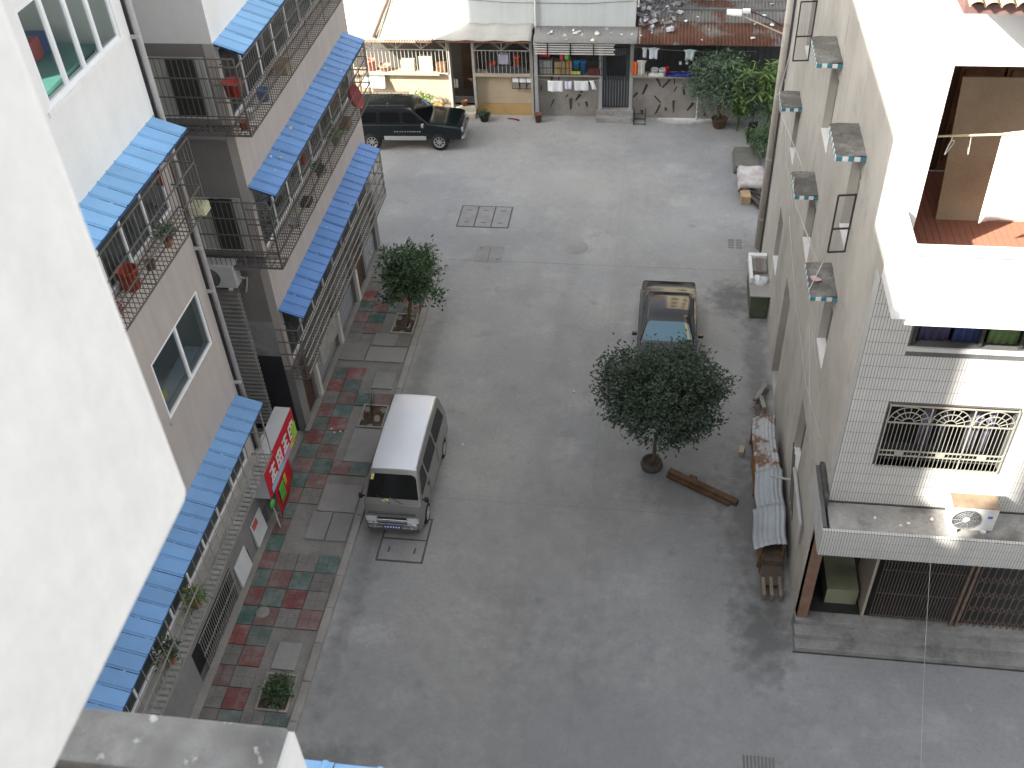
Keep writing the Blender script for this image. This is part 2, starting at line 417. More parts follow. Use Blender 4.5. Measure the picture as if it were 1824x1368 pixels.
for a, b, c, d, k in inserts:
    if k == 'slab':
        s_ = MB().box(a + .01, b - .01, c + .01, d - .01, .07, .128 + rnd(0, .012)).build('concrete_slab', SLAB, pav, bevel=.008)
    else:
        q = MB().grid(lambda u, v: (a + .03 + (b - a - .06) * u, c + .03 + (d - c - .06) * v, .095 + .03 * math.sin(u * 9 + v * 4) * math.cos(v * 7)), 8, 8).build('soil_bed', SOIL, pav)
        r = MB(); cells(r, a, b, 0, .1, 0, 0)
        e = MB()
        e.box(a, b, c - .0, c + .05, .07, .135); e.box(a, b, d - .05, d, .07, .135); e.box(a, a + .05, c + .05, d - .05, .07, .134); e.box(b - .05, b, c + .05, d - .05, .07, .134)
        e.build('pit_edging', KERBM, pav)
MB().lathe([(.0, .0), (.17, .0), (.17, .03), (.15, .042), (.0, .042)], n=24, cap=False).build('round_cover', SLAB, pav, (-8.63, 13.53, .085))

# ------------------------------------------------------------------ left apartment blocks
XL = -9.34
BK = -21.3                       # rear of the blocks
def shell(par, y0, y1, top, holes, white_from=11.34, base_to=2.35, sun_setback=None, sun_hole=()):
    """street face at x=XL made of three paint bands, with openings; above `sun_setback` the block is cut back to let sun in from behind"""
    T = TX(XL, 1)
    cells(MB(T), y0, y1, white_from, top, -.22, 0, holes).build('upper_wall', WHITE, par)
    cells(MB(T), y0, y1, base_to, white_from, -.22, 0, holes).build('wall', PINK, par)
    cells(MB(T), y0, y1, 0, base_to, -.22, 0, holes).build('base_wall', GREYW, par)
    f = MB(); rear = -12.6 if sun_setback else BK
    for z in (1.55, 5.05, 8.55, 12.05, 15.6): f.box((BK + .3) if z < 12.5 or not sun_setback else -12.4, XL - .22, y0 + .23, y1 - .23, z, z + .12)
    f.build('floor_slab', mat('pale_floor', (.45, .44, .42), .8), par)
    cells(MB(TX(-12.4, 1)), y0 + .23, y1 - .23, 0, top, -.2, 0, sun_hole).build('inner_wall', mat('room_wall', (.74, .72, .66), .9), par)
    MB().box(rear, XL, y0, y1, top, top + .2).build('roof', CONC2, par)
    zt = sun_setback or top
    MB().box(BK, BK + .25, y0, y1, 0, zt).build('rear_wall', PINK, par)
    return rear, zt

# --- near block
near = empty('apartment_block', (-9.34, 11, 0), 0, 'white and pink apartment block with blue awnings beside the pale foreground wall', 'building')
near.location = (0, 0, 0)
NH = [(13.62, 16.28, 12.95, 14.50), (11.6, 16.25, 9.5, 11.12), (13.76, 16.22, 6.12, 7.58), (5.9, 16.2, 2.52, 4.10),
      (15.35, 16.32, .12, .75), (14.1, 14.9, .12, .72), (11.5, 13.9, .12, 1.25)]
shell(near, 5.4, 16.6, 22.2, NH, sun_setback=12.17, sun_hole=[(9.0, 13.2, 12.9, 15.3)])  # unseen rear opening and setback added to let sun into the top room
for y0, y1 in ((16.38, 16.6), (5.4, 5.6)):
    MB().box(BK, XL - .22, y0, y1, 0, 12.17).build('end_wall', PINK_SHADE, near); MB().box(-12.6, XL - .22, y0, y1, 12.17, 22.2).build('end_wall', WHITE, near)
MB().box(BK, XL, 3.0, 5.398, 0, 20.8).build('shadow_wing', WHITE, near)  # unseen wing added, shaped to cast the stepped shadow on the house
MB().box(BK, -10.0, -9, 2.998, 0, 17.3).build('sun_block_wing', PINK, near)  # unseen low mass added to block sun below the lit facade patch
# stairwell recess behind the corner
MB().box(-12.2, -12.0, 16.6, 19.74, 0, 22.2).build('stairwell_wall', GREYW, near)
T = TX(XL, 1)
w = window(near, T, 13.62, 16.28, 12.95, 14.50, 4, -.05, .075, gm=CLEAR); w['label'] = 'wide sliding window with four clear panes in the white top wall'
MB(T).box(13.5, 16.4, .0, .035, 12.86, 12.94).build('window_ledge', WHITE, near)
w = window(near, T, 13.76, 16.22, 6.12, 7.58, 2, -.05, .075, gm=CLEAR); w['label'] = 'two-pane white sliding window without a cage'
MB(T).box(13.7, 16.28, .002, .03, 6.03, 6.11).build('window_ledge', PINK, near)
window(near, T, 11.6, 16.25, 9.5, 11.12, 5, -.06, .05)
window(near, T, 5.9, 16.2, 2.52, 4.10, 11, -.06, .05)
awning(near, XL, 12.0, 16.52, 11.34, pitch=.335, label='pale blue awning under the white top wall')
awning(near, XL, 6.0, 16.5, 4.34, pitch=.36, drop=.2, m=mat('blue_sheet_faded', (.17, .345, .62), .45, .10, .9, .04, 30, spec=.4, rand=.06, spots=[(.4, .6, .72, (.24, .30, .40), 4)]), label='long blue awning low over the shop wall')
cage(near, T, 12.2, 16.45, 9.42, 10.95, .60, 3, .14)
cage(near, T, 6.2, 16.4, 2.50, 3.95, .52, 2, .36, m=STEELL, bottom=False)
lsl = MB(T)
for i in range(73): lsl.box(6.2 + i * .14, 6.285 + i * .14, .25, .52, 2.485, 2.50)
for w_ in (.27, .5): lsl.box(6.2, 16.4, w_ - .012, w_ + .012, 2.465, 2.484)
stuff(lsl.build('cage_floor', mat('pale_cage_floor', (.40, .40, .375), .8, .15, 3), near))
MB(T).box(6.2, 16.45, .005, .24, 2.36, 2.47).build('window_ledge', mat('cage_ledge', (.40, .39, .36), .9, .2, 3), near)
# down pipe at the corner with brackets
pp = MB(); pp.bar((XL + .08, 16.72, .2), (XL + .08, 16.72, 21.5), .055, 10, smooth=True)
for z in (2, 4.6, 7.2, 8.3, 10.4, 12.8): pp.box(XL - .02, XL + .15, 16.58, 16.66, z, z + .05)
pp.build('down_pipe', mat('grey_pipe', (.44, .42, .42), .55, .1, 2), near)
pp2 = MB(); pp2.bar((XL - .1, 16.80, .2), (XL - .1, 16.80, 21.5), .07, 8); pp2.build('down_pipe', mat('dark_pipe', (.06, .06, .065), .6), near)
# shop openings: shutters, boarded panels
SHUT = mat('grey_roller_shutter', (.33, .345, .36), .5, .06, 1, .04, 30, metal=.1)
def shutter(par, y0, y1, z0, z1, m, n=10, x=XL - .12):
    b = MB()
    for i in range(n):
        a = z0 + (z1 - z0) * i / n; c = z0 + (z1 - z0) * (i + 1) / n
        b.hexa([(x - .02, y0, a), (x, y0, a), (x, y1, a), (x - .02, y1, a), (x - .02, y0, c - .008), (x + .02, y0, c - .012), (x + .02, y1, c - .012), (x - .02, y1, c - .008)])
    return b.build('shutter', m, par)
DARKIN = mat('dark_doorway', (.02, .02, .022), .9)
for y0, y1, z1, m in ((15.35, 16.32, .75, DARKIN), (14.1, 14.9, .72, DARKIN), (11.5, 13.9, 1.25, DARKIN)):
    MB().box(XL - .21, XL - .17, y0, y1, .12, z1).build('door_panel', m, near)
gb = MB()
for i in range(22): gb.bar((XL + .02, 11.9 + i * .09, .14), (XL + .02, 11.9 + i * .09, 1.2), .009)
for z in (.2, .7, 1.2): gb.bar((XL + .02, 11.85, z), (XL + .02, 13.9, z), .014)
gb.build('shop_grille', STEELL, near)
# skirting step at the wall foot
MB().box(XL - .02, XL + .16, 6, 16.6, .08, .17).build('plinth', KERBM, near)

# --- far block
far = empty('apartment_block', (0, 0, 0), 0, 'pink apartment block with three blue awnings and steel cages at the corner', 'building')
FH = [(19.95, 28.5, 9.5, 11.15), (19.95, 28.5, 5.98, 7.70), (19.95, 28.5, 2.45, 4.15),
      (20.2, 20.95, .13, 2.1), (21.3, 23.4, .13, 2.1), (23.7, 25.6, .13, 2.1), (26.0, 26.9, .13, 2.1), (27.1, 28.6, .13, 2.1)]
shell(far, 19.74, 29.0, 22.2, FH, base_to=2.3)
Te = TY(19.74, -1)
EH = [(-10.95, -9.62, 9.6, 11.05), (-10.85, -9.60, 6.05, 7.60)]
cells(MB(Te), BK, XL - .22, 11.34, 22.2, -.22, 0, EH).build('end_wall', WHITE, far)
cells(MB(Te), BK, XL - .22, 3.9, 11.34, -.22, 0, EH).build('end_wall', PINK_SHADE, far)
MB(Te).box(BK, XL - .22, -.22, 0, 2.75, 3.9).build('end_wall', mat('patched_plaster', (.29, .285, .28), .9, .25, 1.5, .1, 20, bump=.3, spots=[(.6, .5, .62, (.17, .165, .16), 2.2)]), far)
MB(Te).box(BK, XL - .22, -.22, 0, 0, 2.75).build('end_wall', DARKP, far)['label'] = 'black painted foot of the end wall'
MB(TY(29.0, 1)).box(BK, XL - .22, -.22, 0, 0, 22.2).build('end_wall', PINK, far)
T = TX(XL, 1)
for k, (z0, z1, za) in enumerate(((9.5, 11.15, 11.34), (5.98, 7.70, 7.90), (2.45, 4.15, 4.30))):
    window(far, T, 19.95, 28.5, z0, z1, 8, -.06, .055)
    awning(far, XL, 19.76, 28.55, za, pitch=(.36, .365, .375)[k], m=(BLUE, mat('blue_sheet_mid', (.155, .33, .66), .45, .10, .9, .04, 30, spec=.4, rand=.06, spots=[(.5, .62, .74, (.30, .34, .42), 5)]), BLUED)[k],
           label=('pale blue awning on the upper storey', 'blue awning littered with scraps on the middle storey', 'deep blue awning on the lowest storey')[k])
    cage(far, T, 19.30, 28.5, z0 - .05, z1 - .12, .60, 4, .125)
    if k < 2:
        # the cage wraps round the corner in front of the end windows
        cage(far, Te, -11.15, XL + .57, z0 - .035, z1 + .05, .425, 4, .12, e1=False)
        window(far, Te, *EH[k], 2, -.08, .06, gm=CLEAR)
        MB(Te).box(EH[k][0] + .07, EH[k][0] + .46, -.072, -.055, EH[k][2] + .06, EH[k][3] - .06).build('blind', mat('pale_blind', (.50, .51, .46), .9), far); MB(Te).box(EH[k][1] - .24, EH[k][1] - .06, -.072, -.055, EH[k][2] + .06, EH[k][3] - .06).build('blind', mat('pale_blind', (.50, .51, .46), .9), far)
        c = MB(Te).box(EH[k][0] + .45, EH[k][1] - .22, -.03, .01, EH[k][2] + .1, EH[k][3] - .06).build('window_sash', mat('dark_sash', (.05, .055, .05), .5), far)
        MB(Te).box(-11.2, XL - .0, .01, .42, z0 - .16, z0 - .08).build('window_ledge', GREYW, far)
        MB(T).box(19.7, 28.6, .005, .05, z0 - .14, z0 - .06).build('window_ledge', PINK, far)
MB(T).box(19.75, 28.6, .005, .10, 2.30, 2.40).build('window_ledge', GREYW, far)
ext = MB()
for i in range(5): ext.bar((XL + .62, 19.4, 2.5 + i * .28), (XL + .62, 28.5, 2.5 + i * .28), .018)
ext.build('cage_rail', STEELL, far)
bw = MB(T)          # light slatted board hung on the lowest cage
for i in range(22): bw.box(20.3 + i * .07, 20.35 + i * .07, .63, .65, 1.95, 2.62)
bw.build('slat_board', STEELL, far)
BROWN = mat('brown_door', (.085, .05, .035), .6, .15, 2)
MB().box(XL - .15, XL - .08, 20.2, 20.95, .13, 2.1).build('door', BROWN, far)
MB().box(XL - .15, XL - .08, 26.0, 26.9, .13, 2.1).build('door', BROWN, far)
for y0, y1 in ((21.3, 23.4), (23.7, 25.6), (27.1, 28.6)): shutter(far, y0, y1, .13, 2.1, SHUT, 14)
for y in (21.15, 23.55, 25.75): MB().box(XL + .002, XL + .10, y - .09, y + .09, .1, 1.3).build('pilaster', mat('white_trim', (.62, .60, .55), .8), far)
MB().box(XL - .02, XL + .12, 19.6, 29, .08, .16).build('plinth', KERBM, far)
# concrete louvre of the stairwell: individual slats
lo = empty('stair_louvre', (0, 0, 0)); lo.parent = far
sm = MB().box(-.55, .55, -.09, .09, -.03, .03).mesh('slat', mat('concrete_slat', (.31, .30, .285), .9, .15, 2))
for i in range(34):
    z = 4.95 - i * .135
    link('slat', sm, lo, (-10.72, 19.56, z), (R(24), 0, rnd(-.01, .01)))
lb = MB(); lb.box(-10.98, -10.90, 19.44, 19.70, .3, 5.05); lb.build('louvre_post', mat('louvre_post', (.36, .35, .33), .9), lo)

# ------------------------------------------------------------------ camera's own building (balcony stack beside the viewer)
own = empty('balcony_building', (0, 0, 0), 0, 'blurred white balcony wall filling the left edge with a grey ledge below', 'building')
FW = mat('white_washed_wall', (.84, .825, .80), .9, .05, .9, .03, 12, bump=.5, bscale=2.2, bdist=.06, streak=.05, spots=[(.35, .60, .72, (.70, .68, .63), 1.6)])
b = MB()
b.box(-4.2, -1.38, -.45, 2.0, 17.66, 24.0)
b.build('balcony_wall', FW, own, bevel=.035)
MB().box(-12.4, 14, -14, -.5, 0, 24).build('main_wall', WHITE, own)
lg = MB(); lg.box(-4.2, -1.44, 1.90, 2.15, 15.2, 16.0)
lg.build('parapet', mat('stained_ledge', (.30, .295, .285), .9, .25, 2.4, .15, 12, bump=.5, spots=[(.75, .50, .66, (.15, .147, .143), 3), (.8, .64, .68, (.62, .62, .60), 9)]), own, bevel=.012)
MB().box(-1.438, -1.41, 1.6, 2.14, 15.0, 15.985).build('parapet_face', FW, own)
MB().box(-4.2, -1.46, 1.5, 1.89, 15.2, 15.93).build('ledge_gutter', mat('gutter_brown', (.10, .085, .075), .9, .2, 3), own)
MB().box(-4.2, -1.46, -.45, 2.13, 12.0, 15.2).build('lower_balcony', FW, own)
a = awning(own, 2.14, 1.44, 4.3, 14.25, proj=.88, drop=.25, label='edge of a blue awning at the bottom of the view')
a.rotation_euler = (0, 0, R(90))

# ------------------------------------------------------------------ right building
XR, YF = 3.7, 14.05
rb = empty('plastered_house', (0, 0, 0), 0, 'beige plastered house with white tiled front, hooded windows and sunlit balcony', 'building')
Ts = TX(XR, -1)
cols = [(16.95, 17.95), (20.80, 21.90), (25.45, 26.35)]
SH = []
for c0, c1 in cols:
    SH += [(c0, c1, 8.55, 10.25), (c0, c1, 5.62, 7.12)]
SH += [(17.25, 18.25, 1.95, 3.65), (22.15, 23.35, .05, 3.45), (25.5, 26.5, 1.9, 3.7)]
cells(MB(Ts), 14.42, 30, 0, 14.9, -.26, 0, SH).build('side_wall', PLAST, rb)
cells(MB(Ts), 14.055, 14.418, 4.75, 14.9, -.26, 0).build('side_wall', PLAST, rb)
GAL = mat('pale_sill', (.74, .73, .71), .6, .06, 2)
FRG = mat('grey_steel_window', (.22, .21, .20), .6, .15, 3)
FRL = mat('pale_wood_window', (.42, .40, .36), .7, .15, 3)
for k, h in enumerate(SH):
    if h[3] - h[2] > 3:
        MB(Ts).box(h[0], h[1], -.24, -.20, h[2], h[3]).build('door', mat('black_door', (.03, .026, .025), .6, .2, 2), rb); continue
    window(rb, Ts, h[0], h[1], h[2], h[3], 2, -.20, .045, fm=FRG if k != 0 else FRL, rail=h[2] + (h[3] - h[2]) * .62)
    MB(Ts).box(h[0] + .001, h[1] - .001, -.17, .012, h[2] + .001, h[2] + .05).build('window_sill', GAL, rb)
# window hoods: concrete slabs with a chequered tile edge
HOODT = mat('mossy_concrete', (.115, .11, .10), .95, .25, 2.2, .15, 18, bump=.7, spots=[(.7, .5, .62, (.20, .195, .185), 2.4), (.6, .60, .70, (.055, .053, .05), 4)])
et = {m.name: MB().box(-.052, .052, -.006, .006, -.045, .045).mesh('edge_tile', m) for m in (TEALT, WTILE)}
hoods = [(16.82, 18.06, 10.72), (20.67, 22.02, 10.70), (25.3, 26.5, 10.70), (16.82, 18.0, 7.62), (20.80, 21.88, 7.50), (25.28, 26.26, 7.40)]
for h0, h1, hz in hoods:
    hb = MB(Ts).grid(lambda u, v: (h0 + (h1 - h0) * u, .52 * v, hz + .012 * math.sin(u * 17 + v * 5) - .03 * v), 6, 3, False)
    hb.box(h0, h1, 0, .52, hz - .10, hz - .045)
    hd = hb.build('window_hood', HOODT, rb)
    MB(Ts).box(h0 + .002, h1 - .002, .002, .515, hz - .12, hz - .101).build('hood_soffit', PLAST, hd)
    n = 5
    for i in range(n):       # near edge, facing the viewer
        link('edge_tile', et[(TEALT, WTILE)[i % 2].name], hd, (XR - .052 - i * .104, h0 - .007, hz - .065))
    for i in range(int((h1 - h0) / .104)):   # outer edge
        link('edge_tile', et[(WTILE, TEALT)[i % 2].name], hd, (XR - .527, h0 + .05 + i * .104, hz - .075), (0, 0, R(90)))
# open casement sashes
def sash(y, z0, z1, d, ang):
    b = MB()
    for a, c in (((0, z0), (d, z0)), ((0, z1), (d, z1)), ((d, z0), (d, z1)), ((.02, z0), (.02, z1)), ((0, z0 + (z1 - z0) * .42), (d, z0 + (z1 - z0) * .42))):
        b.bar((-a[0], 0, a[1]), (-c[0], 0, c[1]), .02)
    o = b.build('casement', mat('black_steel', (.035, .035, .035), .5), rb, (XR, y, 0), (0, 0, ang))
    MB().box(-d + .02, -.03, -.003, .003, z0 + .02, z1 - .02).build('pane', glass('thin_clear_glass', (.2,.2,.2), clear=.93, tcol=(.98, .98, .98)), o)
sash(16.96, 8.6, 9.85, .34, R(8)); sash(25.46, 8.6, 10.1, .40, R(6))
# drain pipe at the rear corner, cracks of cable along the wall
dp = MB(); dp.bar((XR - .12, 29.72, .1), (XR - .12, 29.72, 14.8), .115, 12, smooth=True)
for z in (1.2, 3.4, 5.6, 7.8): dp.box(XR - .2, XR - .0, 29.6, 29.7, z, z + .05)
dp.build('drain_pipe', mat('cream_pipe', (.56, .52, .46), .6, .08, 2), rb)
dp = MB(); dp.bar((XR - .05, 29.35, .1), (XR - .05, 29.35, 14.8), .035, 8); dp.build('drain_pipe', mat('dark_pipe', (.06, .06, .065), .6), rb)
def sagline(a, b, sag, n=8):
    a = Vector(a); b = Vector(b)
    return [a.lerp(b, i / n) - Vector((0, 0, sag * 4 * (i / n) * (1 - i / n))) for i in range(n + 1)]
MB().path([(XR - .02, 27.6, 9.5), (XR - .54, 26.0, 7.5), (XR - .56, 25.3, 7.3), (XR - .03, 22.6, 6.9), (XR - .5, 21.5, 7.55), (XR - .56, 20.8, 7.45), (XR - .02, 19.2, 6.7), (XR - .02, 18.3, 7.8), (XR - .54, 17.0, 7.64), (XR - .02, 16.3, 5.2)], .009).build('wall_cable', mat('pale_cable', (.52, .50, .47), .6), rb)
MB().path([(XR - .04, 29.3, 6.3), (XR - .03, 26.9, 5.2), (XR - .03, 23.6, 5.2), (XR - .55, 21.3, 7.52)], .007).build('wall_cable', mat('pale_cable', (.52, .50, .47), .6), rb)
MB().path([(XR - .02, 20.9, 13.4), (XR - .015, 20.85, 11.0), (XR - .015, 20.0, 10.6)], .006).build('wall_cable', mat('pale_cable', (.52, .50, .47), .6), rb)
MB().path([(XR - .02, 24.5, 4.6), (XR - .02, 21.5, 4.2), (XR - .02, 18.0, 4.2), (XR - .02, 15.6, 4.9)], .008).build('wall_cable', mat('pale_cable', (.52, .50, .47), .6), rb)
MB().path([(XR - .02, 19.0, 5.2), (XR - .02, 16.2, 3.8), (XR - .02, 15.2, 4.6)], .007).build('wall_cable', mat('pale_cable', (.52, .50, .47), .6), rb)
# --- tiled front
Tf = TY(YF, -1)
FHO = [(4.36, 6.58, 5.80, 7.38), (4.42, 9.0, 8.70, 9.30)]
cells(MB(Tf), XR + .001, 10.0, 4.72, 10.1, -.22, 0, FHO).build('front_wall', GROUT, rb)
def tiles(T_, u0, u1, v0, v1, holes=(), tw=.0525, th=.262, gap=.010, gv=.011, w=.008, name='tile_cladding', m=None, par=None):
    b = MB(T_); nu = max(1, round((u1 - u0) / tw)); nv = max(1, round((v1 - v0) / th)); du = (u1 - u0) / nu; dv = (v1 - v0) / nv
    for j in range(nv):
        for i in range(nu):
            a, c = u0 + i * du, v0 + j * dv; d_, e = a + du, c + dv
            if any(h[0] - .02 < (a + d_) / 2 < h[1] + .02 and h[2] - .10 < (c + e) / 2 < h[3] + .10 for h in holes): continue
            q = w + rnd(-.0012, .0012)
            b.add([(a+gap/2, .001, c+gv/2), (d_-gap/2, .001, c+gv/2), (d_-gap/2, .001, e-gv/2), (a+gap/2, .001, e-gv/2),
                   (a+gap/2, q, c+gv/2), (d_-gap/2, q, c+gv/2), (d_-gap/2, q, e-gv/2), (a+gap/2, q, e-gv/2)],
                  [(4, 5, 6, 7), (0, 1, 5, 4), (1, 2, 6, 5), (2, 3, 7, 6), (3, 0, 4, 7)])
    return stuff(b.build(name, m or TILE, par or rb))
tiles(Tf, XR + .003, 9.2, 4.76, 10.09, FHO)
tiles(TX(XR, -1), YF + .003, YF + .36, 4.98, 10.0)
# grille window
cu = mat('lilac_curtain', (.16, .15, .20), .9, .3, 6, .1, 30)
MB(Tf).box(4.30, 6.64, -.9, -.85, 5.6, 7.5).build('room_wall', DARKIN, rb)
for k, (a, b_) in enumerate(((5.15, 5.35), (5.5, 5.62), (5.95, 6.22), (6.3, 6.45))):
    MB(Tf).grid(lambda u, v: (a + (b_ - a) * u, -.5 + .03 * math.sin(u * 20 + k), 5.85 + 1.3 * v), 14, 2).build('curtain', cu, rb, solid=.006)
MB(Tf).box(4.36, 6.58, -.55, -.2, 7.12, 7.2).build('curtain_box', WOOD, rb)
MB(Tf).box(4.36, 6.58, -.20, -.02, 5.74, 5.80).build('window_sill', mat('dull_sill', (.25, .24, .22), .8), rb)
CREAM = mat('cream_grille_paint', (.31, .30, .255), .5, .1, 3)
gr = MB(Tf); gw = .03
U0, U1, V0, V1 = 4.38, 6.56, 5.82, 7.36
for v in (V0, 6.12, 6.24, 6.95, V1): gr.bar((U0, gw, v), (U1, gw, v), .016)
for u in (U0, U0 + (U1 - U0) / 3, U0 + 2 * (U1 - U0) / 3, U1): gr.bar((u, gw, V0), (u, gw, V1), .016)
n = 30
for i in range(n + 1):
    u = U0 + (U1 - U0) * i / n; gr.bar((u, gw, V0), (u, gw, 6.95), .006)
for k in range(3):
    cx = U0 + (U1 - U0) * (k + .5) / 3; W = (U1 - U0) / 6
    for rr_ in (.97, .66, .30):
        pts = [(cx + W * rr_ * math.cos(t), gw + .004, 6.95 + .40 * rr_ * math.sin(t)) for t in [math.pi * q / 14 for q in range(15)]]
        gr.path(pts, .010, 4)
    for q in range(1, 8):
        t = math.pi * q / 8
        gr.bar((cx + W * .30 * math.cos(t), gw, 6.95 + .12 * math.sin(t)), (cx + W * .97 * math.cos(t), gw, 6.95 + .39 * math.sin(t)), .0075)
    gr.box(cx - .08, cx + .08, gw - .008, gw + .014, 6.14, 6.22)
for s_ in (0, 1): 
    for v in (V0, 6.24, 6.95, V1): gr.bar(((U0, U1)[s_], -.02, v), ((U0, U1)[s_], gw, v), .012)
gr.build('window_grille', CREAM, rb)
# upper window behind the balcony edge
MB(Tf).box(4.40, 9.0, -.35, -.30, 8.6, 9.4).build('room_wall', DARKIN, rb)
for k in range(6):
    c = ((.05, .045, .09), (.03, .045, .13), (.10, .16, .06), (.05, .07, .09), (.04, .04, .05), (.06, .08, .07))[k]
    MB(Tf).grid(lambda u, v: (4.55 + k * .56 + .5 * u, -.16 + .02 * math.sin(u * 25), 8.72 + .56 * v), 12, 1).build('curtain', mat('dark_curtain_%d' % k, c, .8, .2, 5), rb, solid=.005)
for u in (4.47, 5.55, 6.2, 6.9): MB(Tf).box(u - .03, u + .03, -.10, -.04, 8.70, 9.30).build('window_frame', mat('dark_frame', (.04, .038, .036), .6), rb)
MB(Tf).box(4.35, 9.0, -.2, .04, 8.615, 8.698).build('window_sill', mat('grey_sill', (.45, .44, .42), .8, .1, 2), rb)
# --- balcony
BALW = mat('white_balcony_tile', (.74, .73, .71), .5, .05, 1, .03, 30)
b = MB(); b.box(XR, 10, 12.95, 13.07, 10.10, 11.30); b.box(XR, XR + .12, 13.07, 14.05, 10.10, 11.30); b.box(XR + .12, 10, 13.07, 14.04, 10.10, 10.22)
b.build('balcony_parapet', BALW, rb)
b = MB(); b.box(XR - .03, 10, 12.90, 13.12, 11.302, 11.36); b.box(XR - .03, XR + .14, 13.12, 14.04, 11.302, 11.36); b.build('balcony_coping', BALW, rb)
MB().box(XR + .22, 10, 12.99, 13.2, 9.96, 10.098).build('balcony_beam', BALW, rb)
b = MB(); b.box(XR + .262, 4.0, YF, YF + .24, 10.1, 13.66); b.box(XR + .262, 10, YF, YF + .24, 13.66, 14.9); b.box(XR+.001, XR + .26, YF-.002, YF + .002, 10.1, 14.9)
b.build('front_pier', BALW, rb)
REDF = mat('red_brown_boards', (.34, .15, .10), .7, .1, 2, .05, 30)
MB().box(XR + .262, 10, YF - .9, 17.2, 10.222, 10.235).build('balcony_floor', WOOD, rb)
for i in range(26): MB().box(XR + .265 + i * .11, XR + .369 + i * .11, YF - .88, 17.19, 10.236, 10.252 + rnd(-.002, .002)).build('floor_board', REDF, rb)
MB().box(3.965, 3.998, YF + .24, 17.2, 10.25, 13.8).build('room_wall', mat('brown_room_wall', (.20, .10, .07), .8, .15, 2), rb)
MB().box(3.96, 10, 17.2, 17.4, 10.25, 13.8).build('room_wall', mat('taupe_room_wall', (.17, .13, .09), .85, .2, 1.5), rb)
MB().box(3.96, 10, YF + .24, 17.4, 13.8, 13.9).build('room_ceiling', mat('taupe_ceiling', (.3, .26, .2), .9), rb)
dbr = MB(TY(17.19, -1))
for k in range(2):
    dbr.box(5.0 + k * .75, 5.7 + k * .75, 0, .05, 10.3, 13.2); 
    for z in (10.5, 11.5, 12.4): dbr.box(5.08 + k * .75, 5.62 + k * .75, .05, .07, z, z + .7)
dbr.build('wardrobe_door', WOOD, rb)
b = MB(); b.hexa([(4.75, 15.55, 10.26), (6.6, 15.55, 10.26), (6.6, 15.59, 10.26), (4.75, 15.59, 10.26), (4.75, 16.1, 12.55), (6.6, 16.1, 12.55), (6.6, 16.14, 12.55), (4.75, 16.14, 12.55)])
tag(b.build('plywood_sheet', mat('plywood', (.36, .29, .20), .8, .12, 1.5, .06, 20)), 'large brown plywood sheet leaning inside the sunlit balcony', 'board')
bp = MB(); bp.bar((4.05, 14.5, 12.35), (8.5, 14.5, 12.62), .018, 6)
tag(bp.build('drying_pole', mat('bamboo', (.50, .42, .26), .6, .15, 8)), 'thin bamboo drying pole across the sunlit balcony', 'pole')
def hanger(name, x, z, rz, label, hm):
    b = MB(); b.path([(0, 0, 0), (.02, 0, .05), (.05, 0, .06), (.06, 0, .03)], .006)
    b.path([(0, 0, 0), (-.22, 0, -.12), (-.20, 0, -.15), (.20, 0, -.15), (.22, 0, -.12), (0, 0, 0)], .008)
    return tag(b.build(name, hm, None, (x, 14.5, z), (0, 0, rz)), label, 'hanger', 'hangers on the balcony pole')
WPL = mat('white_plastic', (.72, .71, .66), .5, .05, 3)
hanger('clothes_hanger', 4.35, 12.30, R(62), 'white clothes hanger on the left end of the bamboo pole', WPL)
hanger('clothes_hanger', 4.62, 12.32, R(78), 'pale clothes hanger tilted beside the left one on the pole', CREAM)
hanger('clothes_hanger', 5.2, 12.36, R(80), 'clothes hanger nearest the leaning plywood on the pole', WPL)
MB().grid(lambda u, v: (4.98 + 1.7 * u, 14.55 + .04 * math.sin(u * 14) + .25 * v, 12.1 - .95 * v + .08 * math.sin(u * 5)), 24, 6)
sh = MB().grid(lambda u, v: (5.05 + 2.2 * u, 14.52 + .05 * math.sin(u * 14) * v - .10 * v, 12.42 + .13 * u - 1.5 * v + .05 * math.sin(u * 5)), 26, 8).build('bed_sheet', mat('white_cloth', (.78, .77, .74), .9, .04, 3), None, solid=.004)
tag(sh, 'white sheet drying in full sun on the balcony', 'sheet')
# roof with clay tile edge
MB().box(XR - .12, 10, 12.75, 30, 14.9, 15.02).build('roof', mat('roof_board', (.16, .09, .08), .85, .2, 2), rb)
CLAY = mat('clay_tile', (.36, .28, .18), .8, .25, 5, .1, 30, rand=.2)
ctm = MB()
ctm.grid(lambda u, v: (.085 * math.cos(math.pi * u), 2.2 * v, .07 * math.sin(math.pi * u)), 8, 1)
cme = ctm.mesh('roof_tile', CLAY)
for i in range(34): link('roof_tile', cme, rb, (XR - .02 + i * .18, 12.62, 15.03 + rnd(-.01, .01)), (R(8), 0, rnd(-.03, .03)))
# --- canopy over the entrance
cn = empty('entrance_canopy', (0, 0, 0)); cn.parent = rb
MB().box(XR - .02, 10, 13.28, YF - .001, 4.15, 4.70).build('canopy_slab', CONC2, cn)
MB().box(XR - .18, 10, 13.2, 13.278, 4.10, 4.80).build('canopy_fascia', GROUT, cn)
MB().box(XR - .18, XR - .1, 13.28, 14.9, 4.10, 4.84).build('canopy_lip', GROUT, cn)
tiles(TY(13.2, -1), XR - .18, 9.3, 4.11, 4.80, th=.23, par=cn); tiles(TX(XR - .18, -1), 13.2, 14.9, 4.11, 4.84, th=.24, par=cn)
stuff(tiles(lambda u, w, v: (u, 13.2 + (v - 4.8), 4.80 + w), XR - .18, 9.3, 4.80, 4.878, th=.078, par=cn))
b = MB(); b.box(XR - .1, XR - .022, 13.9, 14.9, 4.25, 4.95); b.build('canopy_gap_fill', mat('dark_gap_fill', (.07, .07, .065), .95, .3, 4), cn)  # dark box filling the gap between lip and wall
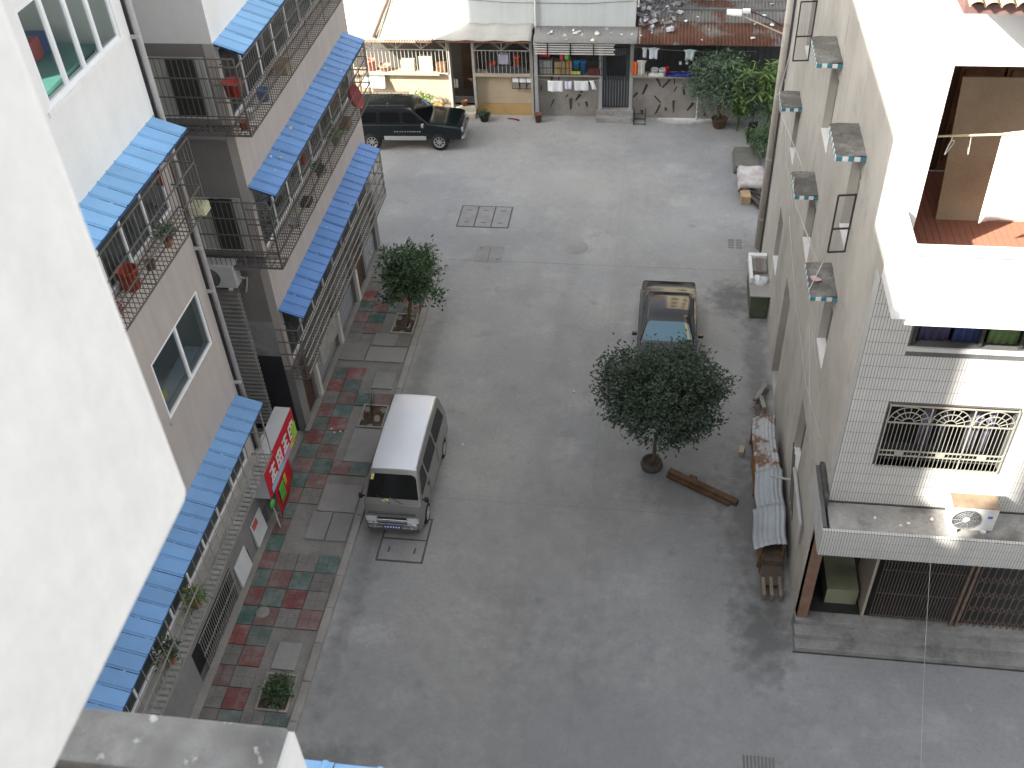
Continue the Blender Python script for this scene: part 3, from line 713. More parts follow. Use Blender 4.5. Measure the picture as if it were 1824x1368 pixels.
# ground floor front
b = MB(); b.box(XR + .0, XR + .26, 14.42, 14.60, 0, 4.75); b.build('entrance_post', PLAST, rb)
MB().box(XR + .01, XR + .24, 14.38, 14.418, .46, 4.1).build('post_facing', mat('orange_brown_tile', (.21, .125, .09), .6, .15, 3), rb)
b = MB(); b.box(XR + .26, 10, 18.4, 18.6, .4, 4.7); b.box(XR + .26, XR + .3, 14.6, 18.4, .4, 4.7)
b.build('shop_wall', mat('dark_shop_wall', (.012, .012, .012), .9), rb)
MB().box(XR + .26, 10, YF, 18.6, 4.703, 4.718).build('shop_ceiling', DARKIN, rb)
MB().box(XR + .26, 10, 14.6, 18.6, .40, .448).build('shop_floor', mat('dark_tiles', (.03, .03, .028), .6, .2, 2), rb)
MB().box(5.12, 5.18, 14.55, 15.6, .45, 4.1).build('door_leaf', mat('cream_door_edge', (.34, .30, .24), .7), rb)
tag(MB().box(4.35, 5.05, 14.85, 16.0, .45, .95).build('shop_counter', mat('pale_green_counter', (.24, .25, .17), .5, .08, 2), bevel=.01), 'low pale green counter just inside the dark entrance', 'counter')
tag(MB().box(4.4, 5.0, 16.1, 16.5, .45, 1.5).build('wooden_cabinet', mat('honey_wood', (.28, .17, .07), .6, .1, 2), bevel=.01), 'small honey brown cabinet behind the pale green counter', 'cabinet')
# collapsible gate
gt = MB(TY(14.52, -1))
for i in range(26):
    u = 5.3 + i * .066; gt.bar((u, 0, .47), (u, 0, 4.1), .010)
for z in (.6, 1.4, 2.2): gt.bar((5.3, .012, z), (7.0, .012, z), .010)
gt.build('gate_bars', mat('dark_gate', (.13, .10, .085), .6), rb)
gt = MB(TY(14.50, -1))
for i in range(20):
    u = 7.25 + i * .14; gt.bar((u, 0, .47), (u, 0, 4.1), .012)
    for z in (.5, 1.0, 1.5, 2.0, 2.5, 3.0): 
        gt.bar((u, .015, z), (u + .14, .015, z + .25), .008); gt.bar((u, .02, z + .25), (u + .14, .02, z), .008)
gt.build('folding_gate', mat('brown_gate', (.16, .115, .09), .6, .2, 5), rb)
for u in (7.0, 7.12): MB().box(u, u + .06, 14.46, 14.54, .46, 4.1).build('gate_post', mat('brown_gate', (.14, .085, .06)), rb)
# steps
st = mat('step_concrete', (.26, .255, .245), .92, .22, 1.6, .1, 14, bump=.4, spots=[(.65, .52, .66, (.13, .13, .125), 1.8)])
for k, (y0, y1, z) in enumerate(((14.30, 14.58, .46), (14.03, 14.31, .31), (13.78, 14.04, .155))):
    MB().box(XR - .03, 10, y0, y1, -.02, z).build('step', st, rb, bevel=.015)
MB().box(XR - .06, 10, 13.745, 13.778, -.01, .012).build('step_foot_line', mat('dark_foot_strip', (.05, .052, .045), .95, .3, 4), rb)  # thin dark strip along the foot of the steps
# hanging string at the entrance
b = MB(); b.path(sagline((5.55, 13.18, 4.5), (6.0, 11.2, .01), .15), .005, 4); tag(b.build('hanging_string', mat('string', (.5, .48, .44), .8)), 'thin pale string hanging from the canopy to the concrete', 'string')

# ------------------------------------------------------------------ rear row of houses
YH = 39.0
CT = mat('cream_wall_tile', (.43, .35, .245), .45, .05, 1.2, .03, 30, spec=.4)
CTG = mat('cream_tile_grout', (.36, .30, .22), .9)
OCH = mat('ochre_plinth', (.42, .28, .12), .7, .12, 1.5)
hl = empty('cream_tiled_house', (0, 0, 0), 0, 'low cream tiled house with white veranda grille and corrugated roof behind the dark jeep', 'house')
MB().box(-14, -5.05, 44, 44.2, 0, 5).build('rear_wall', GREYW, hl)
b = MB(TY(YH, -1)); cells(b, -14, -5.06, 0, 1.86, -.18, 0, [(-8.42, -7.52, .4, 3)]); b.build('front_wall', CTG, hl)
tb = MB(TY(YH, -1))
for j in range(5):
    z0, z1 = .50 + j * .27, .50 + (j + 1) * .27 - .012
    for i in range(75):
        u0 = -14 + i * .12
        if u0 < -8.42 < u0 + .12 or -8.42 < u0 < -7.52 or u0 + .115 > -5.06: continue
        tb.box(u0, u0 + .114, .0, .008, z0, z1)
stuff(tb.build('tile_cladding', CT, hl))
MB().box(-14, -8.9, YH - .03, YH + .0, .0, .49).build('plinth', OCH, hl); MB().box(-7.45, -5.06, YH - .03, YH, 0, .49).build('plinth', OCH, hl)
for k, (y0, z) in enumerate(((38.55, .2), (38.78, .4))):
    MB().box(-8.85, -7.5, y0, 39.2, 0, z).build('step', mat('pale_step_tile', (.5, .46, .38), .7, .1, 2), hl, bevel=.01)
MB().box(-14, -5.06, 40.6, 40.7, 0, 3.8).build('inner_wall', mat('grey_inner_wall', (.10, .09, .08), .9, .1, 1), hl)
MB().box(-8.30, -7.60, 40.52, 40.6, .4, 2.9).build('door', BROWN, hl)
for x, z in ((-8.52, .4), (-7.52, .4), (-5.16, 0)): MB().box(x, x + .1, 38.72, YH + .1, z, 3.5).build('veranda_post', mat('pale_post', (.33, .315, .285), .8), hl)
MB().box(-14, -8.9, 38.70, YH + .18, 1.80, 1.90).build('veranda_sill', CT, hl); MB().box(-7.42, -5.16, 38.70, YH + .18, 1.80, 1.90).build('veranda_sill', CT, hl)
def vgrille(u0, u1, m):
    g_ = MB(TY(38.70, -1))
    for v in (1.91, 2.90, 3.45): g_.bar((u0, 0, v), (u1, 0, v), .022)
    n = int((u1 - u0) / .155)
    for i in range(n + 1): g_.bar((u0 + (u1 - u0) * i / n, 0, 1.91), (u0 + (u1 - u0) * i / n, 0, 2.90), .012)
    m_ = max(2, round((u1 - u0) / 1.0))
    for i in range(m_ + 1):
        u = u0 + (u1 - u0) * i / m_; g_.bar((u, 0, 2.9), (u, 0, 3.45), .022)
        if i < m_:
            w_ = (u1 - u0) / m_
            g_.path([(u + w_ * q / 10, 0, 2.92 + .4 * math.sin(math.pi * q / 10)) for q in range(11)], .010, 4)
            g_.bar((u, 0, 2.92), (u + w_ / 2, 0, 3.3), .009); g_.bar((u + w_, 0, 2.92), (u + w_ / 2, 0, 3.3), .009)
    return g_.build('veranda_grille', m, hl, fix=False)
WGR = mat('white_grille_paint', (.50, .48, .41), .5, .06, 3)
vgrille(-12.6, -8.52, WGR); vgrille(-7.42, -5.16, mat('grey_grille_paint', (.38, .37, .35), .5, .08, 3))
FIB = mat('fibre_cement_sheet', (.36, .335, .285), .85, .12, 1.2, .08, 18, spots=[(.5, .58, .66, (.62, .60, .55), 4)])
RSTL = mat('rusty_roof_sheet', (.25, .17, .115), .85, .2, 1.3, .1, 20, spots=[(.75, .48, .62, (.30, .27, .22), 1.2)])
RST = mat('brown_rust_sheet', (.115, .055, .036), .85, .25, 1.2, .1, 18, spots=[(.9, .52, .62, (.19, .185, .175), .8)])
wave_sheet('roof_sheet', FIB, hl, (-13.5, 38.2, 3.50), (-8.9, 38.2, 3.50), (0, 5.8, 1.35), .022, .11)
wave_sheet('roof_sheet', RSTL, hl, (-13.5, 38.1, 3.44), (-9.6, 38.1, 3.44), (0, .55, .13), .02, .10)
MB().grid(lambda u, v: (-8.95 + 3.9 * u, 38.25 + .98 * v, 3.49 + .30 * v + .02 * math.sin(u * 22) - .02 * math.sin(v * 3)), 30, 4).build('roof_sheet', mat('pale_flat_sheet', (.37, .36, .335), .8, .1, 1.2), hl, solid=.012)
b = MB(); b.bar((-11.3, 38.2, 3.62), (-11.0, 44, 4.96), .06, 6); b.build('roof_ridge', mat('dull_brown_ridge', (.13, .09, .07), .85), hl)
b = MB(); b.box(-13.4, -8.95, 38.2, 38.26, 3.40, 3.46); b.box(-8.9, -5.06, 38.3, 38.36, 3.38, 3.44); b.build('eave_beam', WOOD, hl)

# rear pale building above the eaves
pb = empty('pale_blue_building', (0, 0, 0), 0, 'plain pale blue rendered building rising behind the low row', 'building')
PB = mat('pale_blue_render', (.52, .555, .55), .9, .06, .8, .03, 30, streak=.08)
b = MB(); b.box(-8.95, -5.03, 39.22, 39.4, 3.60, 9); b.box(-4.97, -1.05, 39.22, 39.4, 3.60, 9); b.box(-5.03, -4.97, 39.235, 39.4, 3.60, 9)
b.build('front_wall', PB, pb); MB().box(-8.95, -1.05, 39.4, 46, 3.6, 9).build('body_wall', PB, pb)
b = MB(); b.bar((-4.95, 39.16, 3.3), (-4.95, 39.16, 9), .05, 8); b.build('rain_pipe', mat('pale_pipe', (.6, .6, .58), .6), pb)
b = MB(); b.path([(-8, 39.21, 4.75), (-6, 39.21, 4.62), (-3, 39.21, 4.6), (-1.1, 39.21, 4.72)], .008); b.build('wall_cable', mat('dark_cable', (.05, .05, .05), .6), pb)
b2 = empty('grey_walled_building', (0, 0, 0), 0, 'grey walled building with orange door above the rusty roof', 'building')
b = MB(); b.box(-1.0, 14, 42.6, 46, 0, 9); b.build('body_wall', mat('dull_white_wall', (.50, .49, .46), .9, .12, .8, streak=.1), b2)
MB().box(3.6, 4.15, 42.55, 42.6, 4.45, 6.4).build('door', mat('orange_wood_door', (.38, .19, .05), .6), b2)
MB().box(.5, 1.6, 42.56, 42.6, 5.0, 6.2).build('window', GLASS, b2)

# middle and right house: rubble wall, steel door, rusty roof
hm = empty('rubble_wall_house', (0, 0, 0), 0, 'grey rubble wall house with rusty roof, shelves and black steel door', 'house')
RUB = mat('rubble_mortar', (.265, .25, .225), .95, .16, 1.6, .1, 16, bump=.6, bdist=.03, spots=[(.5, .55, .68, (.22, .21, .20), 2.5)])
b = MB(TY(YH, -1)); cells(b, -5.04, 9, 0, 1.86, -.25, 0, [(-2.28, -1.2, .42, 3)]); b.build('front_wall', RUB, hm)
DST = mat('dark_rubble_stone', (.055, .053, .05), .85, .3, 4, .1, 30, bump=.5, rand=.3)
placed = []
for k in range(130):
    u = rnd(-4.9, 3.2); v = rnd(.2, 1.7)
    if -2.6 < u < -.95 or any(abs(u - a) < .26 and abs(v - c) < .34 for a, c in placed): continue
    placed.append((u, v)); L_ = rnd(.08, .33); w_ = rnd(.03, .10); an = rnd(-.7, .7)
    c, s_ = math.cos(an), math.sin(an)
    q = [(-w_ * rnd(.1, .9), -L_), (w_ * rnd(.2, 1), -L_ * rnd(.6, 1)), (w_ * rnd(.1, 1.1), L_ * rnd(.5, 1)), (-w_ * rnd(.3, 1), L_ * rnd(.4, .9))]
    pts = [(u + x * c - y_ * s_, h, v + x * s_ + y_ * c) for h in (-.02, .012) for x, y_ in q]
    MB(TY(YH, -1)).add(pts, [(0, 1, 2, 3), (4, 5, 6, 7), (0, 1, 5, 4), (1, 2, 6, 5), (2, 3, 7, 6), (3, 0, 4, 7)]).build('rubble_stone', DST, hm)
MB().box(-5.05, 9, 40.3, 40.45, 0, 4.0).build('inner_wall', mat('dark_grey_board', (.13, .135, .14), .85, .15, 1.5), hm)
bb = MB()
for i in range(38): bb.box(-4.9 + i * .25, -4.885 + i * .25, 40.27, 40.3, 1.8, 3.6)
bb.build('board_batten', mat('dark_batten', (.08, .08, .085), .8), hm)
MB().box(-5.04, -2.28, 38.72, YH + .25, 1.84, 1.90).build('shelf_board', mat('shelf_wood', (.30, .27, .22), .8, .15, 3), hm); MB().box(-1.2, 9, 38.72, YH + .25, 1.84, 1.90).build('shelf_board', mat('shelf_wood', (.30, .27, .22)), hm)
b = MB(TY(38.72, -1))
for i in range(17): b.bar((-4.8 + i * .15, 0, 1.9), (-4.8 + i * .15, 0, 2.55), .009)
for v in (1.93, 2.2, 2.55): b.bar((-4.85, 0, v), (-2.3, 0, v), .012)
for u in (-4.85, -3.6, -2.3): b.bar((u, 0, 1.9), (u, 0, 3.45), .02)
b.build('shelf_rail', mat('black_rail', (.045, .045, .045), .6), hm)
MB().box(-5.0, -4.86, 38.66, 38.80, 0, 3.5).build('veranda_post', mat('grey_post', (.30, .30, .30), .8), hm)
for x in (-2.42, -1.2): MB().box(x, x + .14, 38.8, YH + .1, .42, 3.5).build('door_jamb', mat('grey_post', (.30, .30, .30)), hm)
dr = MB(); dr.box(-2.28, -1.2, YH - .02, YH + .03, .44, 1.65); dr.box(-2.28, -2.12, YH - .02, YH + .03, 1.65, 2.95); dr.box(-1.36, -1.2, YH - .02, YH + .03, 1.65, 2.95); dr.box(-2.12, -1.36, YH - .02, YH + .03, 2.75, 2.95)
dr = dr.build('door', mat('black_steel_door', (.05, .055, .06), .5, .1, 2), hm); dr['label'] = 'black steel door with grey bars'
q = MB()
for i in range(9): q.bar((-2.2 + i * .115, YH - .04, .5), (-2.2 + i * .115, YH - .04, 1.6), .013)
for i in range(8): q.bar((-2.1 + i * .1, YH - .03, 1.66), (-2.1 + i * .1, YH - .03, 1.80), .012); q.bar((-2.1 + i * .1, YH - .03, 2.65), (-2.1 + i * .1, YH - .03, 2.78), .012)
q.build('bar', mat('grey_steel_bar', (.24, .25, .26), .5), dr)
for k, (y0, z) in enumerate(((38.45, .2), (38.72, .42))):
    MB().box(-2.5, -1.0, y0, YH + .1, 0, z).build('step', st, hm, bevel=.012)
GRR = mat('grey_weathered_sheet', (.17, .165, .155), .85, .15, 1.3, .1, 18, spots=[(.9, .50, .60, (.115, .055, .036), .8), (.5, .6, .66, (.33, .32, .31), 3)])
for i, (ya, m_) in enumerate(((38.15, RST), (39.55, GRR), (40.9, GRR))):
    wave_sheet('roof_sheet', m_, hm, (-.95, ya, 3.46 + (ya - 38.15) * .2111 + .012 * i), (9, ya, 3.43 + (ya - 38.15) * .2111 + .012 * i), (0, 1.75, .37), .032, .13)
wave_sheet('roof_sheet', mat('grey_eave_sheet', (.215, .215, .205), .85, .12, 1.2, .08, 18, spots=[(.7, .62, .68, (.66, .66, .64), 4)]), hm, (-4.95, 38.2, 3.46), (-.8, 38.2, 3.46), (0, 1.0, .25), .006, .14)
bl = MB()
for i in range(5): bl.box(-4.96 + .02 * i, -1.78 - .05 * (i % 2), 38.24 + .0 * i, 38.27, 3.36 - i * .095, 3.40 - i * .095)
bl.build('bamboo_blind', mat('pale_bamboo', (.58, .57, .54), .7, .12, 8), hm)
b = MB()
for x in (-4.4, -3.5, -2.6): b.bar((x, 38.23, 2.95), (x, 38.23, 3.45), .03)
b.build('blind_strap', DARKIN, hm)

# ------------------------------------------------------------------ unseen taller blocks added beyond the rear row for car reflections and warm bounce
def reflected_block(x0, x1, y0, y1, h, m, label):
    t = empty('apartment_block', (0, 0, 0), 0, label, 'building')  # unseen block, added for reflections and bounce
    MB().box(x0, x1, y0, y1, 0, h).build('wall', m, t)
    n = int((x1 - x0) / 3)
    wm = MB().box(-.75, .75, -.03, .03, -.7, .7).mesh('window', GLASS)
    for i in range(n):
        for k in range(int(h / 3.2)): link('window', wm, t, (x0 + (i + .5) * (x1 - x0) / n, y0 - .02, 2.2 + k * 3.2))
    return t
reflected_block(1.0, 16, 52, 62, 27, mat('cream_reflection_block', (.58, .50, .36), .9, .05, .4), 'unseen cream apartment block added for reflections behind the grey walled building')
reflected_block(-18, .2, 58, 68, 22, mat('brown_reflection_block', (.20, .15, .12), .9, .08, .4), 'unseen brown apartment block added for reflections behind the pale blue building')

# ------------------------------------------------------------------ vehicles
def arc(cy, cz, r, z0, n=10):
    """wheel-arch points from rear to front along the underside at height z0"""
    a0 = math.asin(max(-1, min(1, (z0 - cz) / r)))
    return [(cy + r * math.cos(t), cz + r * math.sin(t)) for t in [a0 + (math.pi - 2 * a0) * i / n for i in range(n + 1)]]
def shell_mesh(name, poly, w, m, par, bev=.05, deform=None, seg=3):
    bm = bmesh.new(); n = len(poly)
    A = [bm.verts.new((-w, y, z)) for y, z in poly]; B = [bm.verts.new((w, y, z)) for y, z in poly]
    f0 = bm.faces.new(A); f1 = bm.faces.new(B[::-1])
    for i in range(n): bm.faces.new((A[i], B[i], B[(i + 1) % n], A[(i + 1) % n]))
    if bev: bmesh.ops.bevel(bm, geom=list(set(f0.edges) | set(f1.edges)), offset=bev, segments=seg, affect='EDGES', profile=.5)
    # subdivide across for a crowned surface
    es = [e for e in bm.edges if abs(e.verts[0].co.x - e.verts[1].co.x) > w]
    bmesh.ops.subdivide_edges(bm, edges=es, cuts=4, use_grid_fill=True)
    if deform:
        for v in bm.verts: v.co = Vector(deform(*v.co))
    bmesh.ops.recalc_face_normals(bm, faces=bm.faces)
    me = bpy.data.meshes.new(name); bm.to_mesh(me); bm.free()
    me.polygons.foreach_set('use_smooth', [True] * len(me.polygons)); me.set_sharp_from_angle(angle=R(32))
    me.materials.append(m)
    return link(name, me, par)
def pane(name, pts, m, par, off=.006, th=.006):
    P = [Vector(p) for p in pts]; n_ = (P[1] - P[0]).cross(P[3] - P[0]).normalized()
    c = sum(P, Vector()) / 4
    if n_.dot(c - Vector((0, c.y * .0 + pane.cy, .9))) < 0: n_ = -n_
    # rounded corners
    out = []
    for i in range(4):
        a, b, d = P[i - 1], P[i], P[(i + 1) % 4]; r = min((a - b).length, (d - b).length) * .14
        p0 = b + (a - b).normalized() * r; p2 = b + (d - b).normalized() * r
        out += [p0, p0.lerp(p2, .5).lerp(b, .35), p2]
    k = len(out); q = [p + n_ * off for p in out] + [p + n_ * (off - th - .004) for p in out]
    return MB().add(q, [tuple(range(k)), tuple(range(2*k-1, k-1, -1))] + [(i, (i+1) % k, k+(i+1) % k, k+i) for i in range(k)]).build(name, m, par)
TYRE = mat('tyre_rubber', (.022, .022, .022), .85, .1, 5)
ALLOY = mat('alloy_rim', (.50, .50, .50), .35, .05, 3, metal=.6)
CHROME = mat('chrome_trim', (.72, .72, .72), .18, .02, 3, metal=.9)
BLKP = mat('black_plastic', (.025, .025, .027), .6, .1, 4)
LAMP = mat('headlamp_glass', (.55, .57, .58), .12, .05, 6, spec=.8)
REDL = mat('tail_lamp_red', (.35, .02, .02), .2)
PLATE = mat('blue_number_plate', (.02, .07, .28), .5); PLT = mat('plate_white', (.75, .75, .75), .5)
def wheel(par, x, y, r, w, spokes=8, side=1):
    o = MB().lathe([(r * .62, -w / 2), (r * .9, -w / 2), (r, -w * .32), (r, w * .32), (r * .9, w / 2), (r * .62, w / 2)], axis='x', n=28, cap=False).build('wheel', TYRE, par, (x, y, r))
    o['label'] = 'black tyre with pale rim'
    rb_ = MB(); s = side * w * .40
    rb_.lathe([(r * .60, s - .03 * side), (r * .63, s + .02 * side), (r * .57, s + .02 * side), (r * .54, s - .05 * side)], axis='x', n=28, cap=False)
    rb_.lathe([(.0, s + .012 * side), (r * .17, s + .012 * side), (r * .17, s - .05 * side)], axis='x', n=16, cap=False)
    for i in range(spokes):
        t = 2 * math.pi * i / spokes
        rb_.bar((s, r * .12 * math.cos(t), r * .12 * math.sin(t)), (s, r * .58 * math.cos(t), r * .58 * math.sin(t)), r * .075, 4, r * .055)
    rb_.build('rim', ALLOY, o)
    MB().lathe([(.0, 0), (r * .55, 0)], axis='x', n=20, cap=False).build('brake_disc', BLKP, o, (s - .07 * side, 0, 0))
    return o
def hull(n_, hw0, hw1, z0, z1, nose=0, tail=0, L=4):
    def f(x, y, z):
        t = max(0, min(1, (z - z0) / (z1 - z0))); k = (hw0 + (hw1 - hw0) * t) / hw0
        if nose and y < nose[0]: k *= 1 - nose[1] * ((nose[0] - y) / nose[0]) ** 2
        if tail and y > L - tail[0]: k *= 1 - tail[1] * ((y - L + tail[0]) / tail[0]) ** 2
        return (x * k, y, z)
    return f
def crown(f, z0, amt, w):
    def g_(x, y, z):
        X, Y, Z = f(x, y, z)
        if z > z0: Z += amt * (1 - (X / w) ** 2)
        return (X, Y, Z)
    return g_

# --- silver microvan
pane.cy = 2
def make_van():
    t = empty('silver_van', (-6.0, 16.15, 0), R(0), 'silver minivan with pale roof parked against the coloured pavement', 'van')
    SIL = mat('silver_grey_paint', (.20, .20, .19), .32, .04, 1, .02, 30, metal=.35, coat=.5, spec=.5)
    SIR = mat('pale_silver_roof', (.70, .73, .78), .35, .04, 1, .02, 30, metal=.25, coat=.5, spec=.5)
    w = .745; L_ = 3.72
    poly = [(.03, .28), (.0, .42), (.0, .60), (.03, .82), (.16, 1.06), (3.62, 1.08), (3.70, .85), (3.72, .40), (3.66, .28)]
    poly += arc(2.98, .29, .36, .28) + arc(.66, .29, .36, .28)
    shell_mesh('body', poly, w, SIL, t, .06, hull(0, w, w * .985, .5, 1.06, (1.1, .05), (.8, .03), L_))
    gp = [(.17, 1.03), (.70, 1.70), (.80, 1.76), (1.0, 1.79), (2.2, 1.83), (3.30, 1.80), (3.45, 1.74), (3.52, 1.62), (3.64, 1.03)]
    hw = lambda z: .735 + (.585 - .735) * (z - 1.03) / (1.8 - 1.03)
    shell_mesh('cabin', gp, .735, SIL, t, .045, hull(0, .735, .585, 1.03, 1.8))
    rp = [(.74, 1.735), (.84, 1.775), (1.0, 1.802), (2.2, 1.842), (3.30, 1.812), (3.44, 1.76), (3.44, 1.70), (.74, 1.70)]
    shell_mesh('roof', rp, .60, SIR, t, .04, crown(hull(0, .60, .55, 1.7, 1.8), 1.72, .03, .6))
    def ws(yz, x): return (x, yz[0], yz[1])
    a, b = (.205, 1.06), (.655, 1.655)
    g_ = pane('windscreen', [(-hw(1.06) + .05, *a), (hw(1.06) - .05, *a), (hw(1.66) - .045, *b), (-hw(1.66) + .045, *b)], CARGLASS, t)
    yl = mat('yellow_sticker', (.62, .60, .18), .7)
    pane('sticker', [(-.57, .557, 1.53), (-.50, .557, 1.53), (-.47, .644, 1.645), (-.54, .644, 1.645)], yl, g_, .012)
    pane('sticker', [(-.26, .235, 1.10), (-.10, .235, 1.10), (-.10, .275, 1.15), (-.26, .275, 1.15)], yl, g_, .012)
    b_ = MB(); b_.bar((-.05, .19, 1.09), (-.40, .30, 1.24), .008); b_.bar((.25, .19, 1.09), (-.08, .30, 1.22), .008); b_.build('wiper', BLKP, g_)
    for s in (-1, 1):
        for (y0, y1, y2, y3) in ((.42, 1.12, 1.12, .82), (1.22, 2.18, 2.18, 1.22), (2.28, 3.36, 3.20, 2.28)):
            z0, z1 = 1.13, 1.60
            pane('side_window', [(s * hw(z0), y0, z0), (s * hw(z0), y1, z0), (s * hw(z1), y2, z1), (s * hw(z1), y3, z1)], CARGLASS, t, .005)
        m = MB(); m.box(-.05, .05, -.035, .035, -.07, .07); m = m.build('mirror', BLKP, t, (s * .84, .38, 1.10), bevel=.015)
        MB().bar((0, 0, 0), (-s * .14, .03, -.03), .018).build('mirror_arm', BLKP, m)
        h = MB().hexa([(s * .38, -.03, .61), (s * .67, .0, .61), (s * .66, .1, .61), (s * .38, .1, .61), (s * .38, -.005, .77), (s * .68, .03, .78), (s * .66, .12, .78), (s * .38, .12, .77)]).build('headlamp', LAMP, t)
        d = MB()
        for y in (1.17, 2.23): d.box(s * .742 - .004, s * .742 + .004, y - .006, y + .006, .42, 1.06)
        d.build('door_gap', BLKP, t)
        MB().box(s * .745 - .012, s * .745 + .012, 1.02, 1.14, .93, .965).build('door_handle', BLKP, t)
        for y in (.66, 2.98): wheel(t, s * .66, y, .28, .17, 6, s)
    c = MB(); c.box(-.62, .62, -.055, .02, .56, .605); c.box(-.62, .62, -.055, .02, .43, .475); c.box(-.40, .40, -.05, .0, .66, .74)
    c.box(-.5, -.44, -.05, .02, .40, .66); c.box(.44, .5, -.05, .02, .40, .66)
    c.build('bumper_guard', CHROME, t, bevel=.01)
    MB().box(-.66, .66, -.03, .1, .30, .42).build('bumper', mat('grey_bumper', (.10, .10, .10), .5), t, bevel=.02)
    MB().box(-.37, .37, -.02, .06, .62, .76).build('grille', BLKP, t)
    for z in (.645, .69, .735): MB().box(-.36, .36, -.03, -.018, z - .008, z + .008).build('grille_bar', CHROME, t)
    MB().box(-.60, .60, .03, .12, .84, .90).build('nose_panel', mat('dark_trim', (.09, .09, .085), .5), t, bevel=.01)
    p = MB().box(-.24, .24, -.07, -.058, .445, .555).build('number_plate', PLATE, t)
    q = MB()
    for i in range(6): q.box(-.2 + i * .07, -.165 + i * .07, -.074, -.0705, .47, .53)
    q.build('plate_mark', PLT, p)
    return t
van = make_van()

# --- black sedan
def make_sedan():
    t = empty('black_sedan', (.63, 22.25, 0), R(0), 'black saloon car with blue reflections parked behind the big potted tree', 'car')
    BLK = mat('black_car_paint', (.012, .010, .009), .10, .03, 1, .0, 30, coat=.55, spec=.4)
    w = .80; L_ = 4.22
    poly = [(.04, .25), (.0, .38), (.0, .55), (.05, .66), (.25, .72), (1.2, .88), (3.40, .93), (4.05, .93), (4.18, .88), (4.22, .60), (4.20, .35), (4.12, .26)]
    poly += arc(3.30, .30, .34, .25) + arc(.82, .30, .34, .25)
    shell_mesh('body', poly, w, BLK, t, .06, hull(0, w, .77, .55, .92, (1.0, .05), (.9, .04), L_))
    hw = lambda z: .73 + (.545 - .73) * (z - .88) / (1.38 - .88)
    gp = [(1.10, .87), (1.66, 1.30), (1.80, 1.355), (2.1, 1.385), (2.65, 1.38), (2.92, 1.35), (3.05, 1.30), (3.52, .91)]
    shell_mesh('cabin', gp, .73, BLK, t, .05, crown(hull(0, .73, .545, .88, 1.38), 1.3, .03, .6))
    g_ = pane('windscreen', [(-.68, 1.16, .92), (.68, 1.16, .92), (.53, 1.63, 1.285), (-.53, 1.63, 1.285)], glass('sky_reflection_windscreen', (.10, .22, .30), rough=.02), t)  # blue sky reflection put into the glass tint
    pane.cy = 2
    pane('sun_shade', [(.55, 1.20, .945), (.62, 1.20, .945), (.49, 1.60, 1.26), (.43, 1.60, 1.26)], mat('cream_shade', (.5, .45, .25), .6), g_, .012)
    pane('rear_window', [(-.66, 3.46, .96), (.66, 3.46, .96), (.52, 3.08, 1.28), (-.52, 3.08, 1.28)], CARGLASS, t)
    for s in (-1, 1):
        for (y0, y1, y2, y3) in ((1.42, 2.24, 2.24, 1.82), (2.32, 3.18, 2.92, 2.32)):
            z0, z1 = .965, 1.285
            pane('side_window', [(s * hw(z0), y0, z0), (s * hw(z0), y1, z0), (s * hw(z1), y2, z1), (s * hw(z1), y3, z1)], CARGLASS, t, .006)
        m = MB().box(-.07, .07, -.04, .04, -.05, .05).build('mirror', BLK, t, (s * .88, 1.38, .98), bevel=.02)
        MB().hexa([(s*.45, .0, .52), (s*.76, .05, .52), (s*.74, .12, .52), (s*.42, .1, .52), (s*.45, .03, .63), (s*.76, .10, .64), (s*.74, .16, .64), (s*.42, .12, .63)]).build('headlamp', LAMP, t)
        MB().box(s * .58 - .14, s * .58 + .14, 4.18, 4.225, .68, .80).build('tail_lamp', REDL, t)
        MB().box(s * .79 - .008, s * .79 + .008, .2, 4.1, .55, .59).build('side_strip', BLKP, t)
        d = MB()
        for y in (1.3, 2.28, 3.0): d.box(s * .795 - .004, s * .795 + .004, y - .005, y + .005, .4, .9)
        d.build('door_gap', BLKP, t)
        for y in (.82, 3.30): wheel(t, s * .70, y, .295, .18, 7, s)
    MB().box(-.72, .72, -.05, .08, .34, .48).build('bumper', BLKP, t, bevel=.02); MB().box(-.74, .74, 4.14, 4.27, .36, .50).build('bumper', BLKP, t, bevel=.02)
    MB().box(-.40, .40, -.012, .03, .53, .62).build('grille', BLKP, t)
    return t
sed = make_sedan(); sed.scale = (1.09, 1.0, 1.0)

